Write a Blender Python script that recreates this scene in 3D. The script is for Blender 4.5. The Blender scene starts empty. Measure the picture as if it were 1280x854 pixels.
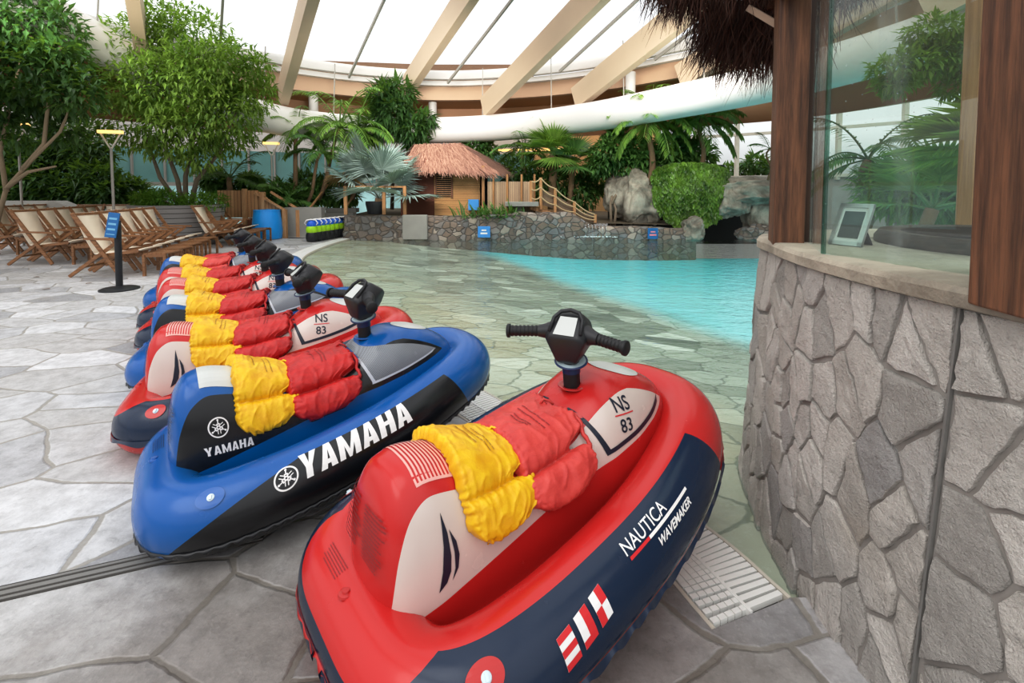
import bpy, bmesh, math, random
from math import pi, sin, cos, tan, radians, sqrt, atan2, exp
from mathutils import Vector, Matrix, noise as mnoise

SC = bpy.context.scene
COL = SC.collection
rnd = random.Random(7)

# ------------------------------------------------------------------ camera
F_PX, HOR, EYE, PITCH = 600.0, 238.5, 1.4, radians(3.0)
PPY = HOR + F_PX * tan(PITCH)
cam_d = bpy.data.cameras.new('camera')
cam = bpy.data.objects.new('camera', cam_d)
COL.objects.link(cam)
cam.location = (0, 0, EYE)
cam.rotation_euler = (pi / 2 - PITCH, 0, 0)
cam_d.sensor_width = 36.0
cam_d.lens = 36.0 * F_PX / 1280.0
cam_d.shift_y = -(427.0 - PPY) / 1280.0
cam_d.clip_start = 0.02
cam_d.clip_end = 300
SC.camera = cam


def ray(u, v):
    a = (u - 640.0) / F_PX
    b = -(v - PPY) / F_PX
    c, s = cos(PITCH), sin(PITCH)
    return Vector((a, c + s * b, -s + c * b))


def gp(u, v, z=0.0):
    """point of the place at height z seen at photo pixel (u, v)"""
    d = ray(u, v)
    t = (z - EYE) / d.z
    return Vector((d.x * t, d.y * t, z))


def at(u, v, Y):
    """point of the place at distance Y seen at photo pixel (u, v)"""
    d = ray(u, v)
    t = Y / d.y
    return Vector((d.x * t, Y, EYE + d.z * t))


# ------------------------------------------------------------------ node graphs
class V:
    def __init__(s, g, sock):
        s.g, s.k = g, sock

    def _m(s, op, o=None, rev=False):
        a, b = (o, s) if rev else (s, o)
        return s.g.math(op, a, b)

    def __add__(s, o): return s._m('ADD', o)
    def __radd__(s, o): return s._m('ADD', o, True)
    def __sub__(s, o): return s._m('SUBTRACT', o)
    def __rsub__(s, o): return s._m('SUBTRACT', o, True)
    def __mul__(s, o): return s._m('MULTIPLY', o)
    def __rmul__(s, o): return s._m('MULTIPLY', o, True)
    def __truediv__(s, o): return s._m('DIVIDE', o)
    def __rtruediv__(s, o): return s._m('DIVIDE', o, True)
    def __neg__(s): return s._m('MULTIPLY', -1.0)
    def __lt__(s, o): return s._m('LESS_THAN', o)
    def __gt__(s, o): return s._m('GREATER_THAN', o)
    def __pow__(s, o): return s._m('POWER', o)


class G:
    """a small material graph writer"""
    def __init__(s, name):
        s.m = bpy.data.materials.new(name)
        s.m.use_nodes = True
        s.t = s.m.node_tree
        s.t.nodes.clear()
        s.out = s.t.nodes.new('ShaderNodeOutputMaterial')
        s._tc = None

    def n(s, ty, **kw):
        nd = s.t.nodes.new(ty)
        for k, v in kw.items():
            setattr(nd, k, v)
        return nd

    def put(s, sock, v):
        if isinstance(v, V):
            s.t.links.new(v.k, sock)
        elif isinstance(v, (tuple, list)) and sock.type == 'RGBA':
            sock.default_value = (*v[:3], 1)
        else:
            sock.default_value = v

    def math(s, op, a, b=None, c=None, clamp=False):
        nd = s.n('ShaderNodeMath', operation=op, use_clamp=clamp)
        s.put(nd.inputs[0], a)
        if b is not None: s.put(nd.inputs[1], b)
        if c is not None: s.put(nd.inputs[2], c)
        return V(s, nd.outputs[0])

    def obj(s):
        return s.tc('Object')

    def tc(s, which):
        if s._tc is None: s._tc = s.n('ShaderNodeTexCoord')
        return V(s, s._tc.outputs[which])

    def pos(s):
        return V(s, s.n('ShaderNodeNewGeometry').outputs['Position'])

    def sep(s, v):
        nd = s.n('ShaderNodeSeparateXYZ')
        s.put(nd.inputs[0], v)
        return [V(s, o) for o in nd.outputs]

    def comb(s, x, y, z):
        nd = s.n('ShaderNodeCombineXYZ')
        for i, q in enumerate((x, y, z)): s.put(nd.inputs[i], q)
        return V(s, nd.outputs[0])

    def mapping(s, v, scale=(1, 1, 1), rot=(0, 0, 0), loc=(0, 0, 0)):
        nd = s.n('ShaderNodeMapping')
        s.put(nd.inputs['Vector'], v)
        nd.inputs['Scale'].default_value = scale
        nd.inputs['Rotation'].default_value = rot
        nd.inputs['Location'].default_value = loc
        return V(s, nd.outputs[0])

    def noise(s, v, scale, detail=3, rough=.5, dist=0, col=False):
        nd = s.n('ShaderNodeTexNoise')
        s.put(nd.inputs['Vector'], v)
        nd.inputs['Scale'].default_value = scale
        nd.inputs['Detail'].default_value = detail
        nd.inputs['Roughness'].default_value = rough
        nd.inputs['Distortion'].default_value = dist
        return V(s, nd.outputs[1 if col else 0])

    def voro(s, v, scale, feature='F1', rand=1.0, out=0, dims='3D'):
        nd = s.n('ShaderNodeTexVoronoi', feature=feature, voronoi_dimensions=dims)
        s.put(nd.inputs['Vector'], v)
        nd.inputs['Scale'].default_value = scale
        nd.inputs['Randomness'].default_value = rand
        return V(s, nd.outputs[out])

    def white(s, v):
        nd = s.n('ShaderNodeTexWhiteNoise', noise_dimensions='3D')
        s.put(nd.inputs['Vector'], v)
        return V(s, nd.outputs[0])

    def sstep(s, x, a, b):
        nd = s.n('ShaderNodeMapRange', interpolation_type='SMOOTHSTEP')
        s.put(nd.inputs[0], x)
        for i, q in ((1, a), (2, b), (3, 0.0), (4, 1.0)):
            s.put(nd.inputs[i], q)
        return V(s, nd.outputs[0])

    def mix(s, f, a, b, mode='MIX'):
        nd = s.n('ShaderNodeMix', data_type='RGBA', blend_type=mode)
        s.put(nd.inputs[0], f)
        s.put(nd.inputs[6], a)
        s.put(nd.inputs[7], b)
        return V(s, nd.outputs[2])

    def vadd(s, a, b, op='ADD'):
        nd = s.n('ShaderNodeVectorMath', operation=op)
        s.put(nd.inputs[0], a)
        s.put(nd.inputs[1], b)
        return V(s, nd.outputs[0])

    def ramp(s, f, stops):
        nd = s.n('ShaderNodeValToRGB')
        cr = nd.color_ramp
        while len(cr.elements) < len(stops): cr.elements.new(.5)
        for e, (p, c) in zip(cr.elements, stops):
            e.position = p
            e.color = (*c, 1)
        s.put(nd.inputs[0], f)
        return V(s, nd.outputs[0])

    def bump(s, h, strength=.5, dist=.01):
        nd = s.n('ShaderNodeBump')
        nd.inputs['Strength'].default_value = strength
        nd.inputs['Distance'].default_value = dist
        s.put(nd.inputs['Height'], h)
        return V(s, nd.outputs[0])

    def bsdf(s, color, rough=.5, metal=0., bump=None, coat=0., spec=.5, trans=0., sub=0., emit=None, est=0., alpha=1., finish=True):
        nd = s.n('ShaderNodeBsdfPrincipled')
        s.put(nd.inputs['Base Color'], color)
        s.put(nd.inputs['Roughness'], rough)
        s.put(nd.inputs['Metallic'], metal)
        s.put(nd.inputs['Coat Weight'], coat)
        nd.inputs['Coat Roughness'].default_value = .12
        s.put(nd.inputs['Specular IOR Level'], spec)
        s.put(nd.inputs['Transmission Weight'], trans)
        if bump is not None: s.put(nd.inputs['Normal'], bump)
        if emit is not None:
            s.put(nd.inputs['Emission Color'], emit)
            nd.inputs['Emission Strength'].default_value = est
        s.put(nd.inputs['Alpha'], alpha)
        r = V(s, nd.outputs[0])
        if finish: s.surf(r)
        return r

    def mixsh(s, f, a, b):
        nd = s.n('ShaderNodeMixShader')
        s.put(nd.inputs[0], f)
        s.t.links.new(a.k, nd.inputs[1])
        s.t.links.new(b.k, nd.inputs[2])
        return V(s, nd.outputs[0])

    def shader(s, ty, **inp):
        nd = s.n(ty)
        for k, v in inp.items(): s.put(nd.inputs[k], v)
        return V(s, nd.outputs[0])

    def surf(s, v):
        s.t.links.new(v.k, s.out.inputs['Surface'])
        return s.m


def lin(c):
    """sRGB 0-255 to linear"""
    return tuple(((q / 255) / 12.92 if q / 255 <= .04045 else ((q / 255 + .055) / 1.055) ** 2.4) for q in c)


def plain(name, rgb, rough=.5, metal=0., coat=0., var=.12, vscale=6., bump=0., bscale=60., spec=.5, emit=0.):
    g = G(name)
    c = lin(rgb)
    o = g.obj()
    nz = g.noise(o, vscale, 4)
    col = g.mix(nz, tuple(q * (1 - var) for q in c), tuple(min(1, q * (1 + var)) for q in c))
    b = g.bump(g.noise(o, bscale, 4), bump, .004) if bump else None
    if emit:
        g.bsdf(col, rough, metal, b, coat, spec, emit=col, est=emit)
    else:
        g.bsdf(col, rough, metal, b, coat, spec)
    return g.m


def wood(name, a, b, scale=1., axis='X', rough=.55, bump=.25):
    g = G(name)
    o = g.obj()
    sc = {'X': (.6, 9, 9), 'Y': (9, .6, 9), 'Z': (9, 9, .6)}[axis]
    st = g.mapping(o, tuple(q * scale for q in sc))
    n1 = g.noise(st, 2.2, 6, .6, .4)
    n2 = g.noise(st, 11, 3, .6)
    f = g.sstep(n1 * .75 + n2 * .25, .33, .68)
    big = g.noise(o, .9, 2)
    col = g.mix(f, lin(a), lin(b))
    col = g.mix(big * .35, col, g.mix(.5, col, (.02, .012, .006)))
    g.bsdf(col, rough, 0, g.bump(f, bump, .004))
    return g.m


# ------------------------------------------------------------------ meshes and objects
def mesh(name, verts, faces, mat=None, smooth=False):
    me = bpy.data.meshes.new(name)
    me.from_pydata([tuple(v) for v in verts], [], faces)
    me.validate()
    me.update()
    if mat is not None:
        for m in (mat if isinstance(mat, (list, tuple)) else [mat]): me.materials.append(m)
    if smooth:
        for p in me.polygons: p.use_smooth = True
    return me


def link(name, data, parent=None):
    o = bpy.data.objects.new(name, data)
    COL.objects.link(o)
    if parent is not None: o.parent = parent
    return o


def tag(o, label=None, cat=None, group=None, kind=None):
    if label: o['label'] = label
    if cat: o['category'] = cat
    if group: o['group'] = group
    if kind: o['kind'] = kind
    return o


def thing(name, label, cat, loc=(0, 0, 0), rz=0., group=None):
    o = link(name, None)
    o.empty_display_size = .1
    o.location = loc
    o.rotation_euler = (0, 0, rz)
    return tag(o, label, cat, group)


def kids(o):
    return [c for c in bpy.data.objects if c.parent == o]


def copy_tree(o, kidmap, parent=None):
    c = o.copy()
    COL.objects.link(c)
    if parent is not None: c.parent = parent
    for ch in kidmap.get(o.name, ()): copy_tree(ch, kidmap, c)
    return c


def kid_map():
    d = {}
    for o in bpy.data.objects:
        if o.parent is not None: d.setdefault(o.parent.name, []).append(o)
    return d


class MB:
    """collects shapes into one mesh"""
    def __init__(s):
        s.v, s.f = [], []

    def add(s, verts, faces, M=None):
        k = len(s.v)
        s.v += [(M @ Vector(q)) if M is not None else Vector(q) for q in verts]
        s.f += [tuple(i + k for i in f) for f in faces]
        return s

    def box(s, c, size, M=None):
        x, y, z = (q / 2 for q in size)
        c = Vector(c)
        vs = [c + Vector((a * x, b * y, d * z)) for a in (-1, 1) for b in (-1, 1) for d in (-1, 1)]
        fs = [(0, 1, 3, 2), (4, 6, 7, 5), (0, 4, 5, 1), (2, 3, 7, 6), (0, 2, 6, 4), (1, 5, 7, 3)]
        return s.add(vs, fs, M)

    def bar(s, a, b, w, h, up=(0, 0, 1)):
        a, b = Vector(a), Vector(b)
        d = (b - a).normalized()
        u = Vector(up)
        sd = d.cross(u)
        if sd.length < 1e-4: sd = d.cross(Vector((1, 0, 0)))
        sd.normalize()
        u = sd.cross(d)
        vs = []
        for p in (a, b):
            for i, j in ((-1, -1), (1, -1), (1, 1), (-1, 1)):
                vs.append(p + sd * (i * w / 2) + u * (j * h / 2))
        return s.add(vs, [(0, 3, 2, 1), (4, 5, 6, 7), (0, 1, 5, 4), (1, 2, 6, 5), (2, 3, 7, 6), (3, 0, 4, 7)])

    def tube(s, pts, r, n=8, cap=True):
        pts = [Vector(p) for p in pts]
        rr = r if isinstance(r, (list, tuple)) else [r] * len(pts)
        k = len(s.v)
        prev = None
        for i, p in enumerate(pts):
            d = (pts[min(i + 1, len(pts) - 1)] - pts[max(i - 1, 0)])
            d.normalize()
            if prev is None:
                a = d.orthogonal().normalized()
            else:
                a = (prev - d * prev.dot(d))
                a = a.normalized() if a.length > 1e-6 else d.orthogonal().normalized()
            prev = a
            b = d.cross(a)
            for j in range(n):
                t = 2 * pi * j / n
                s.v.append(p + (a * cos(t) + b * sin(t)) * rr[i])
        for i in range(len(pts) - 1):
            for j in range(n):
                q = k + i * n
                s.f.append((q + j, q + (j + 1) % n, q + n + (j + 1) % n, q + n + j))
        if cap:
            s.f.append(tuple(k + j for j in reversed(range(n))))
            s.f.append(tuple(k + (len(pts) - 1) * n + j for j in range(n)))
        return s

    def lathe(s, prof, n=24, c=(0, 0, 0), M=None):
        """prof: list of (r, z)"""
        vs, fs = [], []
        for r, z in prof:
            for j in range(n):
                t = 2 * pi * j / n
                vs.append((c[0] + r * cos(t), c[1] + r * sin(t), c[2] + z))
        for i in range(len(prof) - 1):
            for j in range(n):
                fs.append((i * n + j, i * n + (j + 1) % n, (i + 1) * n + (j + 1) % n, (i + 1) * n + j))
        if prof[0][0] > 1e-5: fs.append(tuple(reversed(range(n))))
        if prof[-1][0] > 1e-5: fs.append(tuple((len(prof) - 1) * n + j for j in range(n)))
        return s.add(vs, fs, M)

    def grid(s, fn, nu, nv, closed_u=False):
        """fn(i, j) -> point"""
        k = len(s.v)
        for i in range(nu):
            for j in range(nv): s.v.append(Vector(fn(i, j)))
        for i in range(nu if closed_u else nu - 1):
            for j in range(nv - 1):
                a, b = k + i * nv, k + ((i + 1) % nu) * nv
                s.f.append((a + j, b + j, b + j + 1, a + j + 1))
        return s

    def build(s, name, mat=None, parent=None, smooth=False, bevel=0., auto=None):
        o = link(name, mesh(name, s.v, s.f, mat, smooth), parent)
        if bevel:
            m = o.modifiers.new('bevel', 'BEVEL')
            m.width = bevel
            m.segments = 2
            m.limit_method = 'ANGLE'
        if auto:
            for p in o.data.polygons: p.use_smooth = True
            o.data.set_sharp_from_angle(angle=radians(auto))
        return o


def catmull(xs, ys, x):
    """smooth monotone-ish interpolation"""
    if x <= xs[0]: return ys[0]
    if x >= xs[-1]: return ys[-1]
    i = max(k for k in range(len(xs) - 1) if xs[k] <= x)
    def sl(k):
        if k == 0 or k == len(xs) - 1: return 0.
        a = (ys[k] - ys[k - 1]) / (xs[k] - xs[k - 1])
        b = (ys[k + 1] - ys[k]) / (xs[k + 1] - xs[k])
        return 0. if a * b <= 0 else 2 * a * b / (a + b)
    h = xs[i + 1] - xs[i]
    t = (x - xs[i]) / h
    return ((2 * t ** 3 - 3 * t * t + 1) * ys[i] + (t ** 3 - 2 * t * t + t) * h * sl(i)
            + (-2 * t ** 3 + 3 * t * t) * ys[i + 1] + (t ** 3 - t * t) * h * sl(i + 1))


def smooth01(a, b, x):
    t = min(1, max(0, (x - a) / (b - a)))
    return t * t * (3 - 2 * t)


def fbm(p, sc=1., o=3):
    v, a = 0., 1.
    p = Vector(p) * sc
    for _ in range(o):
        v += a * mnoise.noise(p)
        p = p * 2.03 + Vector((3.1, 1.7, 9.2))
        a *= .5
    return v


# ------------------------------------------------------------------ flat marks laid on curved skins
def text_flat(txt, size, bold=0., shear=0., spacing=1., width=1.):
    """flat lettering as (verts2d, faces), origin left baseline"""
    cu = bpy.data.curves.new('t', 'FONT')
    cu.body = txt
    cu.size = size
    cu.offset = bold
    cu.shear = shear
    cu.space_character = spacing
    cu.resolution_u = 4
    ob = bpy.data.objects.new('t', cu)
    COL.objects.link(ob)
    dg = bpy.context.evaluated_depsgraph_get()
    me = bpy.data.meshes.new_from_object(ob.evaluated_get(dg))
    vs = [(v.co.x * width, v.co.y) for v in me.vertices]
    fs = [tuple(p.vertices) for p in me.polygons]
    bpy.data.objects.remove(ob)
    bpy.data.curves.remove(cu)
    bpy.data.meshes.remove(me)
    return vs, fs


def poly_flat(*polys):
    vs, fs = [], []
    for p in polys:
        k = len(vs)
        vs += list(p)
        fs.append(tuple(range(k, k + len(p))))
    return vs, fs


def rect(x0, y0, x1, y1):
    return [(x0, y0), (x1, y0), (x1, y1), (x0, y1)]


def move2(flat, dx=0, dy=0, rot=0., s=1.):
    c, q = cos(rot), sin(rot)
    return [(s * (x * c - y * q) + dx, s * (x * q + y * c) + dy) for x, y in flat[0]], flat[1]


def join2(*flats):
    vs, fs = [], []
    for v, f in flats:
        k = len(vs)
        vs += v
        fs += [tuple(i + k for i in q) for q in f]
    return vs, fs


def bounds2(flat):
    xs = [p[0] for p in flat[0]]
    ys = [p[1] for p in flat[0]]
    return min(xs), min(ys), max(xs), max(ys)


def drape(name, flat, mapper, mat, parent=None, step=.02):
    """cut a flat mark into a fine grid and lay it on a skin: mapper(x, y) -> point"""
    bm = bmesh.new()
    vs = [bm.verts.new((x, y, 0)) for x, y in flat[0]]
    for f in flat[1]:
        try: bm.faces.new([vs[i] for i in f])
        except ValueError: pass
    x0, y0, x1, y1 = bounds2(flat)
    for ax, lo, hi in ((0, x0, x1), (1, y0, y1)):
        k = int(lo / step) + 1
        while k * step < hi:
            co = [0, 0, 0]
            no = [0, 0, 0]
            co[ax] = k * step
            no[ax] = 1
            bmesh.ops.bisect_plane(bm, geom=bm.verts[:] + bm.edges[:] + bm.faces[:], plane_co=co, plane_no=no)
            k += 1
    for v in bm.verts: v.co = mapper(v.co.x, v.co.y)
    bmesh.ops.recalc_face_normals(bm, faces=bm.faces[:])
    me = bpy.data.meshes.new(name)
    bm.to_mesh(me)
    bm.free()
    me.materials.append(mat)
    return link(name, me, parent)
# ================================================================== inflatable water scooters
# local axes: x to the nose, y to port, z up; tail rests on the floor, nose rises
HUL_A, HUL_B, HUL_X = .708, .385, .087


def hul_z(x): return hul_rz(x) + .101 * smooth01(-.3, .85, x) + .124 * max(0., x + .62)
def hul_rz(x): return .142
def hul_ry(x): return .133


def _hull_path(n=220):
    raw = []
    m = 2.6
    for i in range(2400):
        t = 2 * pi * i / 2400
        c, s = cos(t), sin(t)
        m = 2.6 if c > 0 else 5.0
        x = HUL_X + HUL_A * math.copysign(abs(c) ** (2 / m), c)
        y = HUL_B * math.copysign(abs(s) ** (2 / m), s)
        y *= 1 - .14 * smooth01(.0, .8, x)
        raw.append(Vector((x, y)))
    L = [0.]
    for i in range(2400): L.append(L[-1] + (raw[(i + 1) % 2400] - raw[i]).length)
    out, k = [], 0
    for i in range(n):
        d = L[-1] * i / n
        while L[k + 1] < d: k += 1
        f = (d - L[k]) / max(1e-9, L[k + 1] - L[k])
        out.append(raw[k].lerp(raw[(k + 1) % 2400], f))
    return out


PATH = _hull_path()
NP_ = len(PATH)
NORM = []
for i in range(NP_):
    t = (PATH[(i + 2) % NP_] - PATH[i - 2]).normalized()
    NORM.append(Vector((t.y, -t.x)))


def hull_pt(p, nrm, a, off=0.):
    x = p.x
    return Vector((p.x + nrm.x * (hul_ry(x) + off) * cos(a), p.y + nrm.y * (hul_ry(x) + off) * cos(a),
                   hul_z(x) + (hul_rz(x) + off) * sin(a)))


_star = sorted([(PATH[i].x, i) for i in range(NP_) if PATH[i].y < -.02])


def hull_side(x, arc, off=.002, side=-1):
    """skin of the tube at length x and arc metres above its outermost line"""
    xs = [q[0] for q in _star]
    x = min(max(x, xs[0]), xs[-1])
    k = max(j for j in range(len(xs)) if xs[j] <= x)
    k2 = min(k + 1, len(xs) - 1)
    f = 0 if k == k2 else (x - xs[k]) / (xs[k2] - xs[k])
    p = PATH[_star[k][1]].lerp(PATH[_star[k2][1]], f)
    nr = NORM[_star[k][1]].lerp(NORM[_star[k2][1]], f).normalized()
    q = hull_pt(p, nr, arc / .138, off)
    if side > 0: q.y = -q.y
    return q


BX = [-.635, -.625, -.605, -.56, -.50, -.40, -.26, -.08, .07, .17, .24, .34, .46, .55, .62, .68, .73]
BZ = [.24, .42, .535, .60, .615, .597, .545, .512, .53, .60, .643, .672, .66, .63, .595, .55, .48]
BW = [.12, .165, .182, .192, .198, .20, .204, .21, .218, .226, .235, .236, .222, .198, .165, .12, .05]


def body_zt(x): return catmull(BX, BZ, x)
def body_w(x): return catmull(BX, BW, x)
def body_zb(x): return hul_z(x) - .06


BN = 2.9


def body_pt(x, t, off=0.):
    """t 0..pi from starboard base over the top to port base"""
    w, zb, zt = body_w(x), body_zb(x), body_zt(x)
    c, s = cos(t), sin(t)
    y = -w * math.copysign(abs(c) ** (2 / BN), c)
    z = zb + (zt - zb) * abs(s) ** (2 / BN)
    dx = .075 * (1 - min(1., (z - zb) / (zt - zb))) ** 1.2 * (1 - smooth01(-.56, -.28, x))
    if off:
        ny = math.copysign(abs(y / w) ** (BN - 1) / w, y)
        nz = abs((z - zb) / (zt - zb)) ** (BN - 1) / (zt - zb)
        l = sqrt(ny * ny + nz * nz) + 1e-9
        y += off * ny / l
        z += off * nz / l
    return Vector((x + dx, y, z))


def body_side(x, z, off=.002, side=-1):
    zb, zt, w = body_zb(x), body_zt(x), body_w(x)
    h = min(.995, max(0., (z - zb) / (zt - zb)))
    y = w * (1 - h ** BN) ** (1 / BN)
    t = atan2(h ** (BN / 2), (y / w) ** (BN / 2))
    q = body_pt(x, t, off)
    if side > 0: q.y = -q.y
    return q


def body_top(x, y, off=.002):
    zb, zt, w = body_zb(x), body_zt(x), body_w(x)
    r = min(.985, abs(y) / w)
    h = (1 - r ** BN) ** (1 / BN)
    t = atan2(h ** (BN / 2), -math.copysign(r ** (BN / 2), y))
    return body_pt(x, t, off)


# ------------------------------------------------------------------ vinyl skins
RED, NAVY, WHT = lin((190, 38, 36)), lin((9, 34, 62)), lin((208, 194, 186))
BLU, BLK = lin((0, 88, 156)), lin((18, 19, 22))


def vinyl(name, fn, rough=.25):
    g = G(name)
    o = g.obj()
    x, y, z = g.sep(o)
    col = fn(g, x, y, z)
    b = g.bump(g.noise(o, 9, 3, .5) * .7 + g.noise(o, 260, 2) * .05, .12, .02)
    g.bsdf(col, g.noise(o, 14, 3) * .12 + (rough - .06), 0, b, .12, .45)
    return g.m


def hull_nautica(g, x, y, z):
    uv = g.sep(g.tc('UV'))
    a = uv[1]                       # degrees above the outermost line
    k = x - a * .0022
    m = (a < 82.) * (a > -9.) * (x < .60 - (a + 10.) * .0013) * (x > -.80 + (a + 0.) * .0028)
    return g.mix(m, RED, NAVY)


def hull_yamaha(g, x, y, z):
    uv = g.sep(g.tc('UV'))
    a = uv[1]
    m = (a < 66.) * (x < .60 - (a + 10.) * .0014) * (x > -.68 + (a + 30.) * .0034 + a * a * .00004)
    return g.mix(m, BLU, BLK)


def body_masks(g, x, z):
    uv = g.sep(g.tc('UV'))
    h = uv[1]
    xu = uv[0]
    gg = (h - .42) / .44
    up = (1 - g.math('SQRT', g.math('MAXIMUM', 1 - gg * gg, 0.))) * .17
    lo = gg * gg * .09
    f = g.mix(h > .42, lo, up)
    hump = (h < .86) * (xu > f - .650) * (x < .02)
    arc = (z < .641 - (x - .27) * (x - .27) * .95) * (h < .90)
    low = z > .382 + x * .25
    cons = arc * low * (x > .0)
    return g.math('MAXIMUM', hump * (z > .382 + x * .25), cons), cons


def body_nautica(g, x, y, z):
    m, c = body_masks(g, x, z)
    return g.mix(m, RED, WHT)


def body_yamaha(g, x, y, z):
    m, c = body_masks(g, x, z)
    inner = (z < .617 - (x - .29) * (x - .29) * .95) * (z > .408 + x * .25) * (x > .205 - (z - .46) * .5)
    o = g.mapping(g.comb(x, z, 0.), (1, 1, 1), (0, 0, .785))
    dots = g.voro(o, 150, 'F1', 0., 0, '2D')
    mesh_c = g.mix(dots < .30, lin((112, 116, 122)), lin((46, 49, 56)))
    mesh_c = g.mix(g.sstep(z, .42, .58), mesh_c, g.mix(.35, mesh_c, lin((170, 175, 180))))
    return g.mix(inner, g.mix(m, BLU, BLK), mesh_c)


M_HN, M_HY = vinyl('red and navy vinyl', hull_nautica), vinyl('blue and black vinyl', hull_yamaha)
M_BN, M_BY = vinyl('red and white vinyl', body_nautica), vinyl('blue and black seat vinyl', body_yamaha)
M_RED = plain('red vinyl', (180, 34, 32), .3, coat=.3, var=.05)
M_NAVY = plain('navy vinyl', (10, 34, 62), .3, coat=.3, var=.05)
M_BLACKV = plain('black vinyl', (26, 26, 30), .35, coat=.2, var=.05)
M_BLUEV = plain('blue vinyl', (2, 88, 158), .3, coat=.3, var=.05)
M_WPRINT = plain('white print', (234, 232, 230), .45, var=.02)
M_NPRINT = plain('navy print', (22, 28, 48), .4, var=.03)
M_RPRINT = plain('red print', (205, 40, 46), .4, var=.03)
M_DPRINT = plain('dark red print', (140, 30, 34), .5, var=.03)
M_GPRINT = plain('silver print', (188, 192, 198), .4, var=.03)
M_PALE = plain('pale print', (226, 168, 160), .4, var=.03)
M_GRIP = plain('black rubber', (20, 20, 22), .5, bump=.2, bscale=300)
M_HUB = plain('black plastic', (36, 36, 39), .42, bump=.06, bscale=400)
M_STICK = plain('pale sticker', (196, 198, 194), .35, var=.04)
M_COLL = plain('dark blue plastic', (16, 40, 88), .3)
M_CLEARW = plain('clear white plastic', (205, 222, 228), .2, coat=.3)


def uvmesh(name, nu, nv, pt, uv, mat, closed=False):
    """grid skin with a uv layer that holds measured coordinates"""
    vs, fs, uvs = [], [], []
    for i in range(nu):
        for j in range(nv): vs.append(pt(i, j))
    for i in range(nu if closed else nu - 1):
        for j in range(nv - 1):
            i2 = (i + 1) % nu
            fs.append((i * nv + j, i2 * nv + j, i2 * nv + j + 1, i * nv + j + 1))
            uvs += [uv(i, j), uv(i2, j), uv(i2, j + 1), uv(i, j + 1)]
    me = bpy.data.meshes.new(name)
    me.from_pydata([tuple(v) for v in vs], [], fs)
    l = me.uv_layers.new(name='UVMap')
    for k, q in enumerate(uvs): l.data[k].uv = q
    me.materials.append(mat)
    for p in me.polygons: p.use_smooth = True
    me.update()
    return me


def ellipse2(cx, cy, rx, ry, n=40):
    return [(cx + rx * cos(2 * pi * i / n), cy + ry * sin(2 * pi * i / n)) for i in range(n)]


def ring2(cx, cy, r0, r1, n=48):
    vs = ellipse2(cx, cy, r1, r1, n) + ellipse2(cx, cy, r0, r0, n)
    return vs, [(i, (i + 1) % n, n + (i + 1) % n, n + i) for i in range(n)]


def emblem2(r):
    """ring with three crossed two-pronged forks"""
    parts = [ring2(0, 0, r * .86, r)]
    for k in range(3):
        a = pi / 2 + k * 2 * pi / 3
        fl = poly_flat(rect(-.62 * r, .085 * r, .30 * r, .165 * r), rect(-.62 * r, -.165 * r, .30 * r, -.085 * r),
                       rect(.28 * r, -.165 * r, .40 * r, .165 * r), rect(.40 * r, -.05 * r, .66 * r, .05 * r),
                       ellipse2(.72 * r, 0, .1 * r, .1 * r, 14))
        parts.append(move2(fl, 0, 0, a))
    return join2(*parts)


def block_word(word, H, W, gap, st):
    """heavy capitals from straight strokes (letters Y A M H)"""
    out, x = [], 0.
    for ch in word:
        w = W * (1.3 if ch == 'M' else 1.)
        if ch == 'Y':
            ps = [[(0, H), (w * .5 - st * .5, H * .42), (w * .5 + st * .5, H * .42), (w * .5, H * .56), (st * 1.02, H)],
                  [(w, H), (w - st * 1.02, H), (w * .5, H * .56), (w * .5 + st * .5, H * .42)],
                  rect(w * .5 - st * .5, 0, w * .5 + st * .5, H * .421)]
        elif ch == 'A':
            ps = [[(0, 0), (st, 0), (w * .5, H * .74), (w * .5 + st * .5, H), (w * .5 - st * .5, H)],
                  [(w, 0), (w * .5 + st * .5, H), (w * .5, H * .74), (w - st, 0)],
                  rect(w * .27, H * .17, w * .73, H * .34)]
        elif ch == 'H':
            ps = [rect(0, 0, st, H), rect(w - st, 0, w, H), rect(st, H * .41, w - st, H * .59)]
        else:
            ps = [rect(0, 0, st * .92, H), rect(w - st * .92, 0, w, H),
                  [(st * .92, H), (st * .92, H * .5), (w * .5 - st * .22, 0), (w * .5, 0), (w * .5, H * .3)],
                  [(w - st * .92, H), (w * .5, H * .3), (w * .5, 0), (w * .5 + st * .22, 0), (w - st * .92, H * .5)]]
        out.append(move2(poly_flat(*ps), x, 0))
        x += w + gap
    return join2(*out)


def lines2(x0, y0, w, n, dy, th, seed=1):
    r = random.Random(seed)
    ps = []
    for i in range(n):
        x = x0
        end = x0 + w * r.uniform(.7, 1)
        while x < end - .004:
            k = min(end, x + r.uniform(.006, .02))
            ps.append(rect(x, y0 - i * dy, k, y0 - i * dy + th))
            x = k + .003
    return poly_flat(*ps)


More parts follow.
